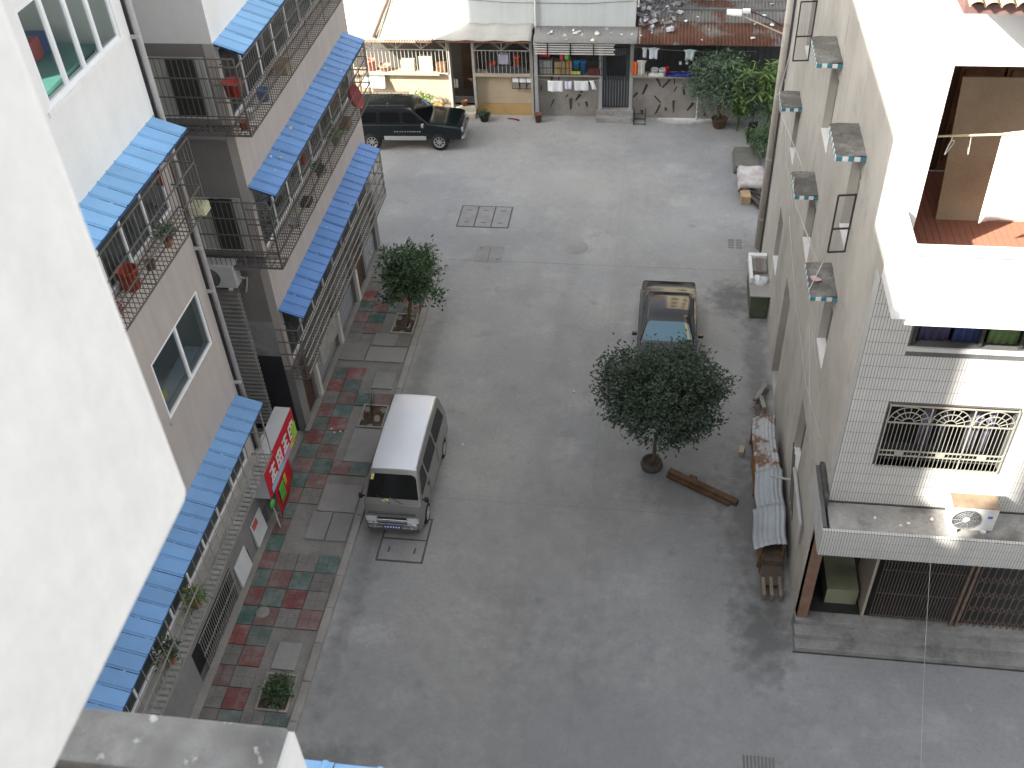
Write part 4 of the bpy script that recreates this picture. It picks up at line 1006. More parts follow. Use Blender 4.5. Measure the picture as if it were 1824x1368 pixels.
# --- dark green jeep
def make_jeep():
    t = empty('dark_green_jeep', (-7.62, 36.72, 0), R(92.5), 'dark green jeep with roof rails and silver sill parked before the cream house', 'car')
    GRN = mat('dark_green_paint', (.004, .009, .011), .2, .04, 1, .0, 30, coat=.35, spec=.35)
    w = .86; L_ = 4.55
    poly = [(.05, .45), (.0, .58), (.0, .78), (.05, .94), (.22, 1.0), (1.30, 1.10), (4.42, 1.12), (4.52, .95), (4.55, .60), (4.48, .45)]
    poly += arc(3.62, .37, .43, .45) + arc(.92, .37, .43, .45)
    shell_mesh('body', poly, w, GRN, t, .06, hull(0, w, .84, .7, 1.1, (1.0, .05), (.6, .02), L_))
    hw = lambda z: .80 + (.66 - .80) * (z - 1.08) / (1.7 - 1.08)
    gp = [(1.24, 1.07), (1.86, 1.60), (2.0, 1.665), (2.3, 1.70), (3.9, 1.71), (4.25, 1.68), (4.36, 1.58), (4.46, 1.08)]
    shell_mesh('cabin', gp, .80, GRN, t, .045, crown(hull(0, .80, .66, 1.08, 1.7), 1.62, .025, .7))
    pane.cy = 2.8
    g_ = pane('windscreen', [(-.74, 1.31, 1.13), (.74, 1.31, 1.13), (.64, 1.82, 1.565), (-.64, 1.82, 1.565)], CARGLASS, t)
    pane('sticker', [(.50, 1.45, 1.25), (.60, 1.45, 1.25), (.60, 1.72, 1.48), (.50, 1.72, 1.48)], mat('blue_sticker', (.10, .35, .70), .5), g_, .012)
    for s in (-1, 1):
        for (y0, y1, y2, y3) in ((1.58, 2.30, 2.30, 1.98), (2.42, 3.22, 3.22, 2.42), (3.34, 4.22, 4.16, 3.34)):
            z0, z1 = 1.17, 1.57
            pane('side_window', [(s * hw(z0), y0, z0), (s * hw(z0), y1, z0), (s * hw(z1), y2, z1), (s * hw(z1), y3, z1)], CARGLASS, t, .006)
        m = MB().box(-.08, .08, -.05, .05, -.07, .07).build('mirror', CHROME, t, (s * .96, 1.50, 1.14), bevel=.025)
        MB().bar((0, 0, -.03), (-s * .14, .03, -.06), .02).build('mirror_arm', CHROME, m)
        MB().box(s * .868 - .012, s * .868 + .012, 1.42, 3.10, .47, .64).build('sill_panel', mat('silver_sill', (.44, .45, .45), .4, .05, 2, metal=.3), t)
        h = MB().lathe([(.0, .0), (.10, .0), (.11, .03), (.09, .06), (.0, .07)], axis='y', n=16, cap=False).build('headlamp', LAMP, t, (s * .62, -.03, .80))
        MB().hexa([(s*.70, .03, .72), (s*.82, .10, .72), (s*.80, .16, .72), (s*.66, .12, .72), (s*.70, .06, .86), (s*.82, .14, .86), (s*.80, .2, .86), (s*.66, .14, .86)]).build('indicator', LAMP, t)
        MB().box(s * .80 - .06, s * .80 + .065, 4.40, 4.53, .86, 1.06).build('tail_lamp', REDL, t)
        q = MB()
        for i in range(11):
            ln = rnd(.05, .10); q.box(s * .852 - .012, s * .852 + .014, 1.62 + i * .10, 1.62 + i * .10 + ln * .7, .81, .84)
        q.build('side_lettering', mat('pale_lettering', (.28, .28, .275), .5), t)
        d = MB()
        for y in (1.40, 2.36, 3.26): d.box(s * .848 - .004, s * .848 + .006, y - .005, y + .005, .66, 1.1)
        d.build('door_gap', BLKP, t)
        rl = MB(); rl.bar((s * .58, 2.2, 1.80), (s * .58, 4.1, 1.80), .02, 6)
        for y in (2.25, 2.9, 3.5, 4.05): rl.bar((s * .58, y, 1.70), (s * .58, y, 1.80), .018)
        if s == 1:
            for i in range(14): rl.bar((s * .58, 2.25 + i * .14, 1.71), (s * .58, 2.25 + i * .14, 1.80), .010)
        rl.build('roof_rail', mat('dark_rail', (.07, .075, .07), .4, metal=.4), t)
        for y in (.92, 3.62): wheel(t, s * .76, y, .37, .22, 8, s)
    MB().box(-.80, .80, -.10, .04, .50, .63).build('bumper', CHROME, t, bevel=.025); MB().box(-.8, .8, 4.5, 4.66, .5, .64).build('bumper', CHROME, t, bevel=.025)
    gg = MB()
    for i in range(5): gg.box(-.46, .46, -.02, .02, .70 + i * .045, .725 + i * .045)
    gg.build('grille', CHROME, t)
    MB().lathe([(.0, 0), (.09, 0), (.09, .02), (0, .03)], n=12, cap=False).build('fuel_cap', BLKP, t, (-.3, 2.9, 1.73))
    return t
make_jeep()

# ------------------------------------------------------------------ vegetation
def leaf_mat(name, c1, c2):
    if name in _m: return _m[name]
    m = mat(name, c1, .55, .35, 5, .18, 35, spec=.35, huevar=(c2, 3.2))
    t = m.node_tree; N = t.nodes; L = t.links; b = N['Principled BSDF']
    tr = N.new('ShaderNodeBsdfTranslucent'); L.new(b.inputs['Base Color'].links[0].from_socket, tr.inputs[0])
    mx = N.new('ShaderNodeMixShader'); mx.inputs[0].default_value = .22
    L.new(b.outputs[0], mx.inputs[1]); L.new(tr.outputs[0], mx.inputs[2]); L.new(mx.outputs[0], N['Material Output'].inputs[0])
    return m
def leaf(b, p, d, L_, W, up=None):
    """one folded leaf, base p, direction d"""
    d = d.normalized(); h = up or Vector((rnd(-1, 1), rnd(-1, 1), rnd(.2, 1.5)))
    s = d.cross(h)
    if s.length < 1e-3: return
    s.normalize(); n_ = s.cross(d)
    a = p; m1 = p + d * L_ * .5 + s * W; m2 = p + d * L_ * .5 - s * W; mid = p + d * L_ * .5 - n_ * W * .35; tip = p + d * L_ - n_ * L_ * .12
    b.add([a, m1, tip, m2, mid], [(0, 1, 4), (1, 2, 4), (2, 3, 4), (3, 0, 4)])
def clumpy_crown(seed, rx, ry, rz, nclump, per, L_, W, spread, fill=.75, flat=0):
    """leaf clumps through the volume; more towards the outside, uneven outline"""
    rs = random.Random(seed); b = MB(); tips = []
    for k in range(nclump):
        while True:
            v = Vector((rs.gauss(0, 1), rs.gauss(0, 1), rs.gauss(0, 1))).normalized()
            if v.z > -.66: break
        th = math.atan2(v.y, v.x); lump = 1 + .13 * math.sin(3 * th + seed) * math.cos(2.3 * v.z + seed) + .09 * math.sin(5 * th + 4 * v.z + seed * 2)
        rad = (rs.random() ** .45) * lump * (1 + .12 * rs.gauss(0, 1) * (rs.random() < .3))
        c = Vector((v.x * rx, v.y * ry, v.z * rz)) * min(rad, 1.12)
        tips.append(c)
        out = Vector((v.x, v.y, v.z + .25)).normalized()
        for i in range(per):
            q = Vector((rs.gauss(0, 1), rs.gauss(0, 1), rs.gauss(0, .8))) * spread
            d = (out * .7 + Vector((rs.gauss(0, 1), rs.gauss(0, 1), rs.gauss(0, .7)))).normalized()
            random.seed(seed * 977 + k * 31 + i)
            leaf(b, c + q, d, L_ * rs.uniform(.6, 1.25), W * rs.uniform(.7, 1.2))
    return b, tips
BARK = mat('grey_brown_bark', (.12, .095, .075), .9, .25, 6, .15, 40, bump=.6)
def tree(name, loc, label, cat, crown_c, rx, ry, rz, ncl, per, L_, W, spread, m, seed, trunk_r=.05, group=None, stems=1):
    t = empty(name, loc, 0, label, cat, group)
    b, tips = clumpy_crown(seed, rx, ry, rz, ncl, per, L_, W, spread)
    cm = Vector(crown_c)
    b.v = [tuple(Vector(p) + cm) for p in b.v]
    b.build('crown', m, t, fix=False)
    rs = random.Random(seed); k = MB()
    for s in range(stems):
        off = Vector((rs.uniform(-.06, .06), rs.uniform(-.06, .06), 0)) * (stems > 1)
        top = cm + Vector((rs.uniform(-.1, .1), rs.uniform(-.1, .1), -rz * .25))
        pts = [off.lerp(top, i / 5) + Vector((rs.gauss(0, .02), rs.gauss(0, .02), 0)) * (0 < i) for i in range(6)]
        k.tube(pts, [trunk_r * (1 - .1 * i) for i in range(6)], 8)
        for c in rs.sample(tips, min(len(tips), 26)):
            st_ = pts[rs.choice((3, 4, 5))]; e = cm + c * .9; mid = st_.lerp(e, .5) + Vector((0, 0, .08))
            k.tube([st_, mid, e], [trunk_r * .42, trunk_r * .28, trunk_r * .1], 5)
    k.build('trunk', BARK, t)
    return t
LEAFD = leaf_mat('dark_evergreen_leaf', (.045, .072, .050), (.085, .115, .082))
LEAFM = leaf_mat('mid_green_leaf', (.060, .115, .050), (.10, .145, .075))
LEAFB = leaf_mat('bright_bamboo_leaf', (.11, .21, .06), (.20, .28, .09))
LEAFG = leaf_mat('grey_green_leaf', (.10, .155, .10), (.15, .21, .14))
tree('potted_tree', (.32, 19.15, 0), 'broad dark evergreen tree in a round pot on the open concrete', 'tree', (.20, .0, 2.72), 1.52, 1.46, 1.03, 540, 36, .115, .029, .135, LEAFD, 3, .055)
tree('pavement_tree', (-7.46, 24.55, .1), 'young leafy tree growing from the square pit in the pavement', 'tree', (.30, .0, 1.85), .88, .85, 1.15, 190, 26, .15, .034, .12, LEAFM, 5, .035, stems=2)
# pot of the open-yard tree: an old tyre filled with soil
pt = empty('planter_pot', (.34, 19.2, 0), 0, 'round grey planter under the broad dark tree', 'planter')
MB().lathe([(.20, 0), (.27, .02), (.30, .12), (.27, .24), (.23, .25), (.21, .19)], n=26, cap=False).build('rim', mat('grey_pot', (.075, .072, .07), .85, .2, 4), pt)
MB().lathe([(.0, .20), (.22, .19)], n=20, cap=False).build('soil', SOIL, pt)
# shrub in a pot beside the rubble house
tree('potted_shrub', (2.42, 38.35, .3), 'bushy grey green shrub in a brown pot before the rubble wall', 'shrub', (0, 0, 1.65), 1.08, .9, 1.28, 300, 32, .20, .028, .18, LEAFG, 8, .03, stems=3)
p = MB().lathe([(.20, 0), (.24, .05), (.30, .36), (.33, .38), (.30, .40), (.27, .34), (0, .33)], n=20, cap=False).build('brown_pot', mat('brown_clay_pot', (.10, .065, .045), .8, .2, 4), None, (2.45, 38.3, 0))
tag(p, 'brown clay pot holding the bushy grey green shrub', 'pot')
# bamboo-like plants under the rusty eave
def spray(name, loc, label, n, h, sp, L_, W, m, seed):
    t = empty(name, loc, 0, label, 'plant'); rs = random.Random(seed); b = MB(); k = MB(); random.seed(seed)
    for i in range(n):
        a = rs.uniform(0, 2 * math.pi); r = rs.uniform(.1, sp); H = h * rs.uniform(.6, 1.05)
        pts = [Vector((r * math.cos(a) * (q / 5) ** 1.6, r * math.sin(a) * (q / 5) ** 1.6, H * (q / 5) - .18 * H * (q / 5) ** 3)) for q in range(6)]
        k.tube(pts, [.014, .013, .011, .009, .007, .004], 5)
        for q in range(2, 6):
            for j in range(7):
                a2 = rs.uniform(0, 2 * math.pi)
                leaf(b, pts[q], Vector((math.cos(a2), math.sin(a2), rs.uniform(-.7, .5))), L_ * rs.uniform(.6, 1.2), W)
    b.build('foliage', m, t, fix=False); k.build('stem', mat('green_stem', (.08, .12, .04), .7, .2, 6), t)
    return t
spray('bamboo_plant', (3.15, 37.95, 0), 'tall light green bamboo arching out from under the rusty eave', 22, 3.45, .9, .46, .038, LEAFB, 21)
spray('bamboo_plant', (4.3, 38.0, 0), 'light green bamboo close against the beige drain pipe', 20, 3.6, .7, .44, .038, LEAFB, 22)
tree('yard_shrub', (4.1, 35.9, 0), 'small green bush by the drain pipe behind the stacked boards', 'shrub', (0, 0, .75), .5, .75, .65, 70, 18, .15, .028, .12, LEAFM, 13, .02, stems=2)
tree('yard_shrub', (3.75, 38.0, 0), 'low dark bush between the grey green shrub and the drain pipe', 'shrub', (0, 0, 1.1), .55, .5, .85, 60, 16, .16, .026, .14, LEAFG, 14, .02, stems=2)
tree('pit_plant', (-7.66, 11.5, .1), 'low weeds filling the nearest tree pit of the pavement', 'plant', (0, 0, .16), .32, .36, .16, 60, 9, .10, .022, .06, LEAFM, 15, .01)
tree('house_plant', (-9.6, 38.3, .0), 'thin sunlit plant beside the cream steps', 'plant', (0, 0, .8), .38, .25, .5, 34, 10, .15, .035, .1, LEAFB, 16, .012, stems=3)
t = empty('bonsai_pot', (-7.1, 38.4, 0), 0, 'small black pot with clipped green plant beside the cream steps', 'potted plant')
MB().lathe([(.15, 0), (.22, .26), (.24, .28), (.2, .28), (.19, .22), (0, .22)], n=18, cap=False).build('pot', BLKP, t)
b, _ = clumpy_crown(31, .22, .22, .12, 40, 12, .07, .02, .04); b.v = [(x, y, z + .32) for x, y, z in b.v]; b.build('foliage', LEAFM, t, fix=False)
t = empty('bonsai_pot', (3.7, 37.2, 0), 0, 'round dark pot with yellow green leaves near the drain pipe', 'potted plant')
MB().lathe([(.18, 0), (.26, .3), (.28, .32), (.24, .32), (.22, .26), (0, .26)], n=18, cap=False).build('pot', mat('dark_clay', (.06, .05, .045), .8), t)
b, _ = clumpy_crown(32, .26, .26, .2, 40, 12, .12, .026, .06); b.v = [(x, y, z + .42) for x, y, z in b.v]; b.build('foliage', LEAFB, t, fix=False)
# dead stems in the empty pit next to the van
b = MB(); rs = random.Random(4)
for i in range(7):
    a = rs.uniform(0, 6.28); b.bar((rs.uniform(-.05, .05), rs.uniform(-.05, .05), 0), (math.cos(a) * .15, math.sin(a) * .15, rs.uniform(.5, .95)), .012, 5, .004)
tag(b.build('dead_shrub', BARK, None, (-7.6, 20.45, .1)), 'bare dead stems standing in the tree pit behind the van', 'shrub')
# plants on the cages
def cage_plant(loc, label, seed, r=.2, m=None):
    t = empty('balcony_plant', loc, 0, label, 'potted plant')
    MB().lathe([(.07, 0), (.10, .15), (.11, .16), (.09, .16), (0, .14)], n=12, cap=False).build('pot', mat('terracotta', (.30, .12, .07), .8, .1, 4), t)
    b, _ = clumpy_crown(seed, r, r, r * .8, 26, 10, .10, .022, .05); b.v = [(x, y, z + .2 + r * .5) for x, y, z in b.v]; b.build('foliage', m or LEAFM, t, fix=False)
cage_plant((-9.02, 11.9, 2.51), 'green potted plant in the low cage beside the two-coloured pavement', 41, .26, LEAFB)
cage_plant((-9.05, 10.55, 2.51), 'green potted plant in the low cage nearest the foreground ledge', 42, .28)
cage_plant((-9.0, 25.3, 5.94), 'bright green potted plant on the middle cage of the far block', 43, .26, LEAFB)
cage_plant((-9.0, 23.6, 5.94), 'small dark potted plant left of the bright one on the middle cage', 44, .16)
cage_plant((-8.98, 15.1, 9.43), 'trailing dry plant on the cage floor under the pale blue awning', 45, .18, LEAFG)
cage_plant((-9.0, 12.75, 9.43), 'reddish potted plant at the cage corner beside the white wall', 46, .14, leaf_mat('red_leaf', (.35, .06, .05), (.3, .1, .06)))

# ------------------------------------------------------------------ small things
random.seed(77)
def thing_box(name, x0, x1, y0, y1, z0, z1, m, label, cat, bev=.01, group=None):
    return tag(MB().box(x0, x1, y0, y1, z0, z1).build(name, m, bevel=bev), label, cat, group)
def col(name, c, rough=.6, **k): return mat(name, c, rough, .08, 3, .04, 30, **k)
# --- air conditioners
def aircon(loc, rz, label, w=.85, h=.62, d=.32, top=None, badge=True, feet=True):
    t = empty('air_conditioner', loc, rz, label, 'air conditioner')
    B = mat('aircon_casing', (.60, .60, .58), .5, .08, 2, .04, 20, streak=.1)
    MB().box(-w/2, w/2, 0, d, .06, h).build('casing', B, t, bevel=.018)
    MB().box(-w/2 - .005, w/2 + .005, -.005, d + .005, h, h + .018).build('lid', top or B, t)
    cx = -w * .14; r = h * .38
    f = MB().lathe([(r * 1.05, .0), (r * 1.05, -.02), (r, -.02), (r, .0)], axis='y', n=28, cap=False)
    f = f.build('fan_ring', mat('grey_fan', (.20, .20, .20), .6), t, (cx, -.002, h * .53))
    MB().lathe([(0, 0), (r, 0)], axis='y', n=24, cap=False).build('fan_recess', mat('fan_dark', (.10, .10, .105), .7), f, (0, -.003, 0))
    g_ = MB()
    for k in range(1, 6): g_.path([(r * k / 6 * math.cos(a), -.018, r * k / 6 * math.sin(a)) for a in [2 * math.pi * q / 20 for q in range(21)]], .004, 3)
    for k in range(10): g_.bar((0, -.02, 0), (r * math.cos(k * .628), -.02, r * math.sin(k * .628)), .004, 3)
    g_.build('fan_guard', mat('grey_guard', (.30, .30, .30), .6), f)
    MB().lathe([(0, -.03), (r * .24, -.028), (r * .26, -.015)], axis='y', n=16, cap=False).build('fan_hub', B, f)
    if badge: MB().box(w * .30, w * .40, -.008, .0, h * .62, h * .72).build('badge', col('blue_badge', (.08, .16, .40)), t)
    for x in (-w * .32, w * .32): MB().box(x - .04, x + .04, -.03, d + .03, 0, .062).build('foot', BLKP if not feet else GAL, t)
    return t
aircon((6.22, 13.50, 4.72), 0, 'air conditioner with rusty brown lid on the entrance canopy', .82, .66, .34, top=mat('rust_stained_lid', (.25, .185, .125), .7, .2, 4))
ac2 = aircon((-10.50, 19.24, 5.27), 0, 'grey air conditioner on the end wall above the stair louvre', 1.0, .68, .36, badge=False)
b = MB()
for x in (-.4, .4): b.bar((x, -.02, -.02), (x, .48, -.02), .02); b.bar((x, .05, -.02), (x, .48, -.4), .015)
b.build('wall_bracket', STEEL, ac2)
b = MB(); b.path([(.5, .2, .3), (.62, .25, .2), (.60, .45, .1), (.45, .48, -.4)], .025, 6); b.build('hose', col('pale_hose', (.5, .49, .46)), ac2)

# --- shop sign, posters and banner by the stair entrance
sg = empty('shop_sign', (0, 0, 0), 0, 'slanting red and white shop sign box over the stair entrance', 'sign')
SX = -8.92
MB().box(-9.34, SX, 15.92, 18.2, 1.42, 2.38).build('sign_box', col('pale_sign_box', (.52, .53, .55)), sg)
F = TX(SX, 1)
RED = col('sign_red', (.48, .02, .035)); SW = col('sign_white', (.66, .66, .66))
MB(F).box(15.92, 18.2, .002, .010, 2.20, 2.38).build('sign_header', RED, sg)
MB(F).box(15.92, 16.10, .002, .010, 1.42, 2.198).build('sign_side', RED, sg)
MB(F).box(16.10, 18.2, .002, .008, 1.42, 2.198).build('sign_panel', RED, sg)
for k in range(4):          # four blurred white characters, built from strokes
    y0 = 16.22 + k * .50; q = MB(F); rs = random.Random(60 + k)
    q.box(y0, y0 + .36, .009, .016, 2.02, 2.09); q.box(y0 + .03, y0 + .33, .009, .016, 1.84, 1.90); q.box(y0 - .02, y0 + .38, .009, .016, 1.66, 1.73)
    q.box(y0 + .15, y0 + .22, .0095, .0165, 1.66, 2.12)
    if k % 2: q.box(y0, y0 + .06, .0095, .0165, 1.70, 2.06); q.box(y0 + .30, y0 + .36, .0095, .0165, 1.70, 2.06)
    else: q.hexa([(y0, .009, 1.74), (y0 + .07, .009, 1.74), (y0 + .07, .0162, 1.74), (y0, .0162, 1.74), (y0 + .12, .009, 1.92), (y0 + .19, .009, 1.92), (y0 + .19, .0162, 1.92), (y0 + .12, .0162, 1.92)])
    q.build('sign_character', SW, sg)
MB(F).box(16.12, 17.05, .009, .015, 1.43, 1.62).build('sign_strip', col('sign_pale_blue', (.30, .46, .62)), sg)
MB(F).box(17.05, 17.62, .009, .015, 1.43, 1.62).build('sign_strip', col('sign_lilac', (.46, .28, .46)), sg)
MB(F).box(17.62, 17.85, .009, .015, 1.43, 1.60).build('sign_strip', col('sign_yellow', (.55, .48, .12)), sg)
MB(F).box(17.86, 18.19, .009, .018, 1.50, 1.95).build('sign_strip', col('sign_green', (.30, .52, .06)), sg)
MB(F).box(17.88, 17.98, .009, .02, 1.43, 1.50).build('sign_strip', col('sign_orange', (.60, .22, .05)), sg)
bn = empty('red_banner', (0, 0, 0), 0, 'red cloth banner with green and yellow marks hanging under the shop sign', 'banner')
MB().grid(lambda u, v: (SX - .01 - .02 * math.sin(u * 9) * v, 16.25 + 1.15 * u, 1.40 - v * (1.05 - .35 * u)), 14, 6).build('cloth', col('banner_red', (.42, .012, .02), .7), bn, solid=.006)
MB().grid(lambda u, v: (SX + .016, 16.42 + .34 * u, 1.25 - .55 * v), 6, 4).build('mark', col('banner_green', (.10, .34, .06)), bn, solid=.004)
MB().grid(lambda u, v: (SX + .018, 16.80 + .14 * u, 1.30 - .35 * v), 4, 4).build('mark', col('banner_yellow', (.55, .40, .05)), bn, solid=.004)
b = MB(); b.lathe([(0, -.03), (.12, -.03), (.12, .03), (0, .03)], axis='x', n=18, cap=False)
tag(b.build('green_disc', col('leaf_green_plastic', (.12, .42, .09)), None, (-8.95, 15.98, 1.18)), 'small bright green round sign at the lower corner of the red sign', 'sign')
b = MB(); b.bar((-9.0, 16.05, 1.45), (-9.0, 16.12, .13), .022, 8); tag(b.build('sign_post', col('pale_steel_post', (.46, .45, .43))), 'thin pale post standing under the green round sign', 'post')
def poster(name, y0, y1, z0, z1, label, extra=None):
    t = MB().hexa([(XL + .03, y0, z0), (XL + .10, y0, z0), (XL + .10, y1, z0), (XL + .03, y1, z0), (XL + .012, y0, z1), (XL + .03, y0, z1), (XL + .03, y1, z1), (XL + .012, y1, z1)]).build(name, col('poster_white', (.58, .59, .60)))
    tag(t, label, 'notice board')
    if extra: MB().hexa([(XL + .034, y0 + .06, z1 - .22), (XL + .056, y0 + .06, z1 - .22), (XL + .056, y1 - .3, z1 - .22), (XL + .034, y1 - .3, z1 - .22), (XL + .02, y0 + .06, z1 - .03), (XL + .036, y0 + .06, z1 - .03), (XL + .036, y1 - .3, z1 - .03), (XL + .02, y1 - .3, z1 - .03)]).build('print', col('poster_red', (.45, .10, .09)), t)
poster('notice_board', 15.28, 15.95, .30, 1.05, 'white notice board with red print below the shop sign', True)
poster('notice_board', 14.05, 14.75, .30, 1.02, 'plain white board on the grey wall nearer the viewer')

# --- timber baulk, manholes, drains
pk = empty('timber_baulk', (1.66, 18.50, 0), R(-29), 'heavy brown timber baulk lying beside the potted tree', 'timber')
MB().box(-1.0, 1.0, -.05, .12, .0, .15).build('beam', mat('weathered_beam', (.115, .07, .042), .85, .35, 3, .2, 25, bump=.5), pk, bevel=.012)
MB().box(-.98, .85, -.15, -.052, .0, .10).build('beam', mat('weathered_beam_dark', (.10, .06, .036), .9, .3, 3, .15, 25, bump=.4), pk, bevel=.01)
MB().box(-.45, -.25, .122, .20, .05, .17).build('block', mat('weathered_beam', (.155, .085, .045)), pk, bevel=.01)
MFR = mat('cover_frame_iron', (.085, .083, .08), .8, .2, 4); MCV = mat('cover_concrete', (.25, .25, .247), .9, .12, 2.5, .08, 20, rand=.06)
def manhole(x0, x1, y0, y1, nx, ny, label, inset=.05):
    t = empty('manhole', (0, 0, 0), 0, label, 'manhole cover')
    f = MB()
    for i in range(nx + 1):
        x = x0 + (x1 - x0) * i / nx; f.box(x - inset / 2, x + inset / 2, y0 - inset / 2, y1 + inset / 2, -.02, .008)
    for j in range(ny + 1):
        y = y0 + (y1 - y0) * j / ny; f.box(x0 + inset/2, x1 - inset/2, y - inset / 2, y + inset / 2, -.02, .0075)
    f.build('frame', MFR, t)
    for i in range(nx):
        for j in range(ny):
            a, b_ = x0 + (x1 - x0) * i / nx + inset / 2, x0 + (x1 - x0) * (i + 1) / nx - inset / 2; c, d = y0 + (y1 - y0) * j / ny + inset / 2, y0 + (y1 - y0) * (j + 1) / ny - inset / 2
            p_ = MB().box(a, b_, c, d, -.02, .012).build('cover', MCV, t)
            h = MB(); lx = nx > ny
            for s in (.2, .8):
                hx, hy = (a + (b_ - a) * .5, c + (d - c) * s) if lx else (a + (b_ - a) * s, c + (d - c) * .5)
                h.box(hx - (.09 if lx else .02), hx + (.09 if lx else .02), hy - (.015 if lx else .09), hy + (.015 if lx else .09), .012, .017)
            h.build('lift_slot', MFR, p_)
manhole(-6.9, -5.06, 30.45, 31.82, 3, 1, 'row of three concrete covers in a dark iron frame on the far concrete')
manhole(-6.33, -5.18, 15.42, 16.82, 1, 2, 'dark framed concrete covers in front of the silver van')
t = MB().box(-5.95, -5.0, 28.32, 29.28, -.02, .006).build('patch_cover', mat('flat_cover', (.225, .222, .215), .9, .1, 2)); tag(t, 'plain square cover flush with the concrete near the framed row', 'manhole cover')
for x, y in ((-5.8, 29.15), (-5.15, 28.5)): MB().lathe([(0, .0), (.04, .0)], n=10, cap=False).build('lift_hole', MFR, t, (x, y, .009))
MB().box(-5.49, -5.47, 28.4, 29.2, .004, .008).build('cover_joint', MFR, t)
t = MB().lathe([(0, .006), (.42, .006), (.44, -.01)], n=32, cap=False).build('round_manhole', mat('flat_cover2', (.255, .253, .25), .9, .1, 2), None, (-2.55, 29.4, 0)); tag(t, 'faint round manhole in the middle of the far concrete', 'manhole cover')
b = MB()
for i in range(2):
    for j in range(4): b.box(2.62 + i * .26, 2.82 + i * .26, 29.7 + j * .15, 29.79 + j * .15, -.02, .007)
tag(b.build('drain_grate', mat('dusty_grate', (.15, .148, .14), .9)), 'small slotted drain grate near the foot of the drain pipe', 'drain')
b = MB()
for i in range(9): b.box(2.45 + i * .075, 2.49 + i * .075, 10.75, 11.15, -.02, .008)
tag(b.build('drain_grate', mat('dusty_grate', (.15, .148, .14), .9)), 'dark slotted drain grate at the bottom edge of the concrete', 'drain')

# --- lean-to of old sheets along the right wall
ZINC = mat('zinc_sheet', (.34, .37, .40), .5, .12, 1.5, .06, 20, metal=.3); ZRUST = mat('rust_streaked_zinc', (.38, .39, .40), .6, .12, 1.5, .08, 20, metal=.15, spots=[(.95, .50, .57, (.17, .085, .045), 2.0)])
lt = empty('sheet_lean_to', (0, 0, 0), 0, 'low lean-to of rusty and zinc sheets along the beige wall', 'shed')
def arched(y0, y1, x0, x1, z0, z1, m, name='sheet', bul=.10, ph=0):
    def fn(u, v):
        x = x0 + (x1 - x0) * u; return (x + .02 * math.sin(v * 6 + ph), y0 + (y1 - y0) * v, z0 + (z1 - z0) * u + bul * math.sin(math.pi * u) + .010 * math.sin(u * 42) + .02 * math.sin(v * 5 + ph))
    return MB().grid(fn, 32, 10).build(name, m, lt, solid=.006)
arched(18.25, 20.45, 2.93, 3.52, .80, .98, ZRUST, ph=1)
arched(17.05, 18.42, 2.90, 3.56, .83, 1.03, ZINC, ph=2)
arched(15.95, 17.2, 2.80, 3.54, .78, 1.07, ZINC, ph=3)
MB().box(2.93, 2.965, 18.3, 19.4, .30, .80).build('rusty_board', mat('orange_rust', (.27, .12, .035), .8, .2, 3), lt)
for y in (16.1, 17.2, 18.4, 19.4, 20.3):
    MB().bar((2.98, y, 0), (2.98, y, .82), .035, 6).build('support_post', WOOD, lt); MB().bar((3.5, y, 0), (3.5, y, .97), .03, 6).build('support_post', WOOD, lt)
MB().box(3.0, 3.48, 15.9, 20.3, .0, .5).build('stored_boards', mat('stored_timber', (.10, .075, .055), .9, .3, 4), lt)
MB().hexa([(3.02, 15.45, .12), (3.50, 15.45, .12), (3.50, 16.55, .52), (3.02, 16.55, .52), (3.02, 15.45, .16), (3.50, 15.45, .16), (3.50, 16.55, .56), (3.02, 16.55, .56)]).build('brown_board', mat('dark_brown_board', (.085, .062, .052), .8, .15, 2), lt)
for x in (3.06, 3.24, 3.44): MB().box(x - .04, x + .04, 15.1, 16.3, .02, .10 + .04 * x).build('plank', mat('old_plank', (.22, .18, .14), .9, .2, 3), lt)
rp = empty('scrap_pile', (0, 0, 0), 0, 'heap of old boards and rubble against the wall behind the lean-to', 'scrap')
for k in range(9):
    y = 20.7 + k * .2; l_ = rnd(.25, .55)
    MB().box(-l_, l_, -.06, .06, -.02, .02).build('board', mat('scrap_board_%d' % (k % 3), ((.20, .18, .16), (.12, .10, .09), (.30, .28, .25))[k % 3], .9, .25, 4), rp, (3.28 + rnd(-.08, .08), y, .08 + rnd(0, .22)), (rnd(-.3, .3), rnd(-.2, .2), R(80) + rnd(-.4, .4)))
tag(MB().box(-.14, .14, -.07, .07, 0, .14).build('wood_offcut', mat('fresh_offcut', (.42, .35, .24), .8, .1, 4), None, (2.72, 19.95, 0), (0, 0, R(80)), bevel=.008), 'short pale wood offcut beside the rust streaked sheet', 'wood block')
b = MB(); b.bar((3.25, 18.0, 1.2), (3.68, 17.5, 1.62), .03, 8); b.bar((3.62, 17.25, 2.3), (3.62, 15.5, 2.35), .045, 8); b.bar((3.62, 15.5, 2.35), (3.62, 15.42, 1.75), .045, 8)
tag(b.build('wall_pipe', col('grey_pvc_pipe', (.40, .40, .385))), 'white plastic pipe run low along the beige wall', 'pipe')
MB().box(3.54, 3.7, 15.3, 15.5, 1.5, 1.75)
b = MB()
for k in range(3): b.bar((3.66, 16.6 + k * .3, 1.2), (3.60, 17.4 + k * .2, 2.6), .016, 5)
tag(b.build('leaning_rods', STEEL), 'thin steel rods leaning on the wall behind the lean-to', 'rods')

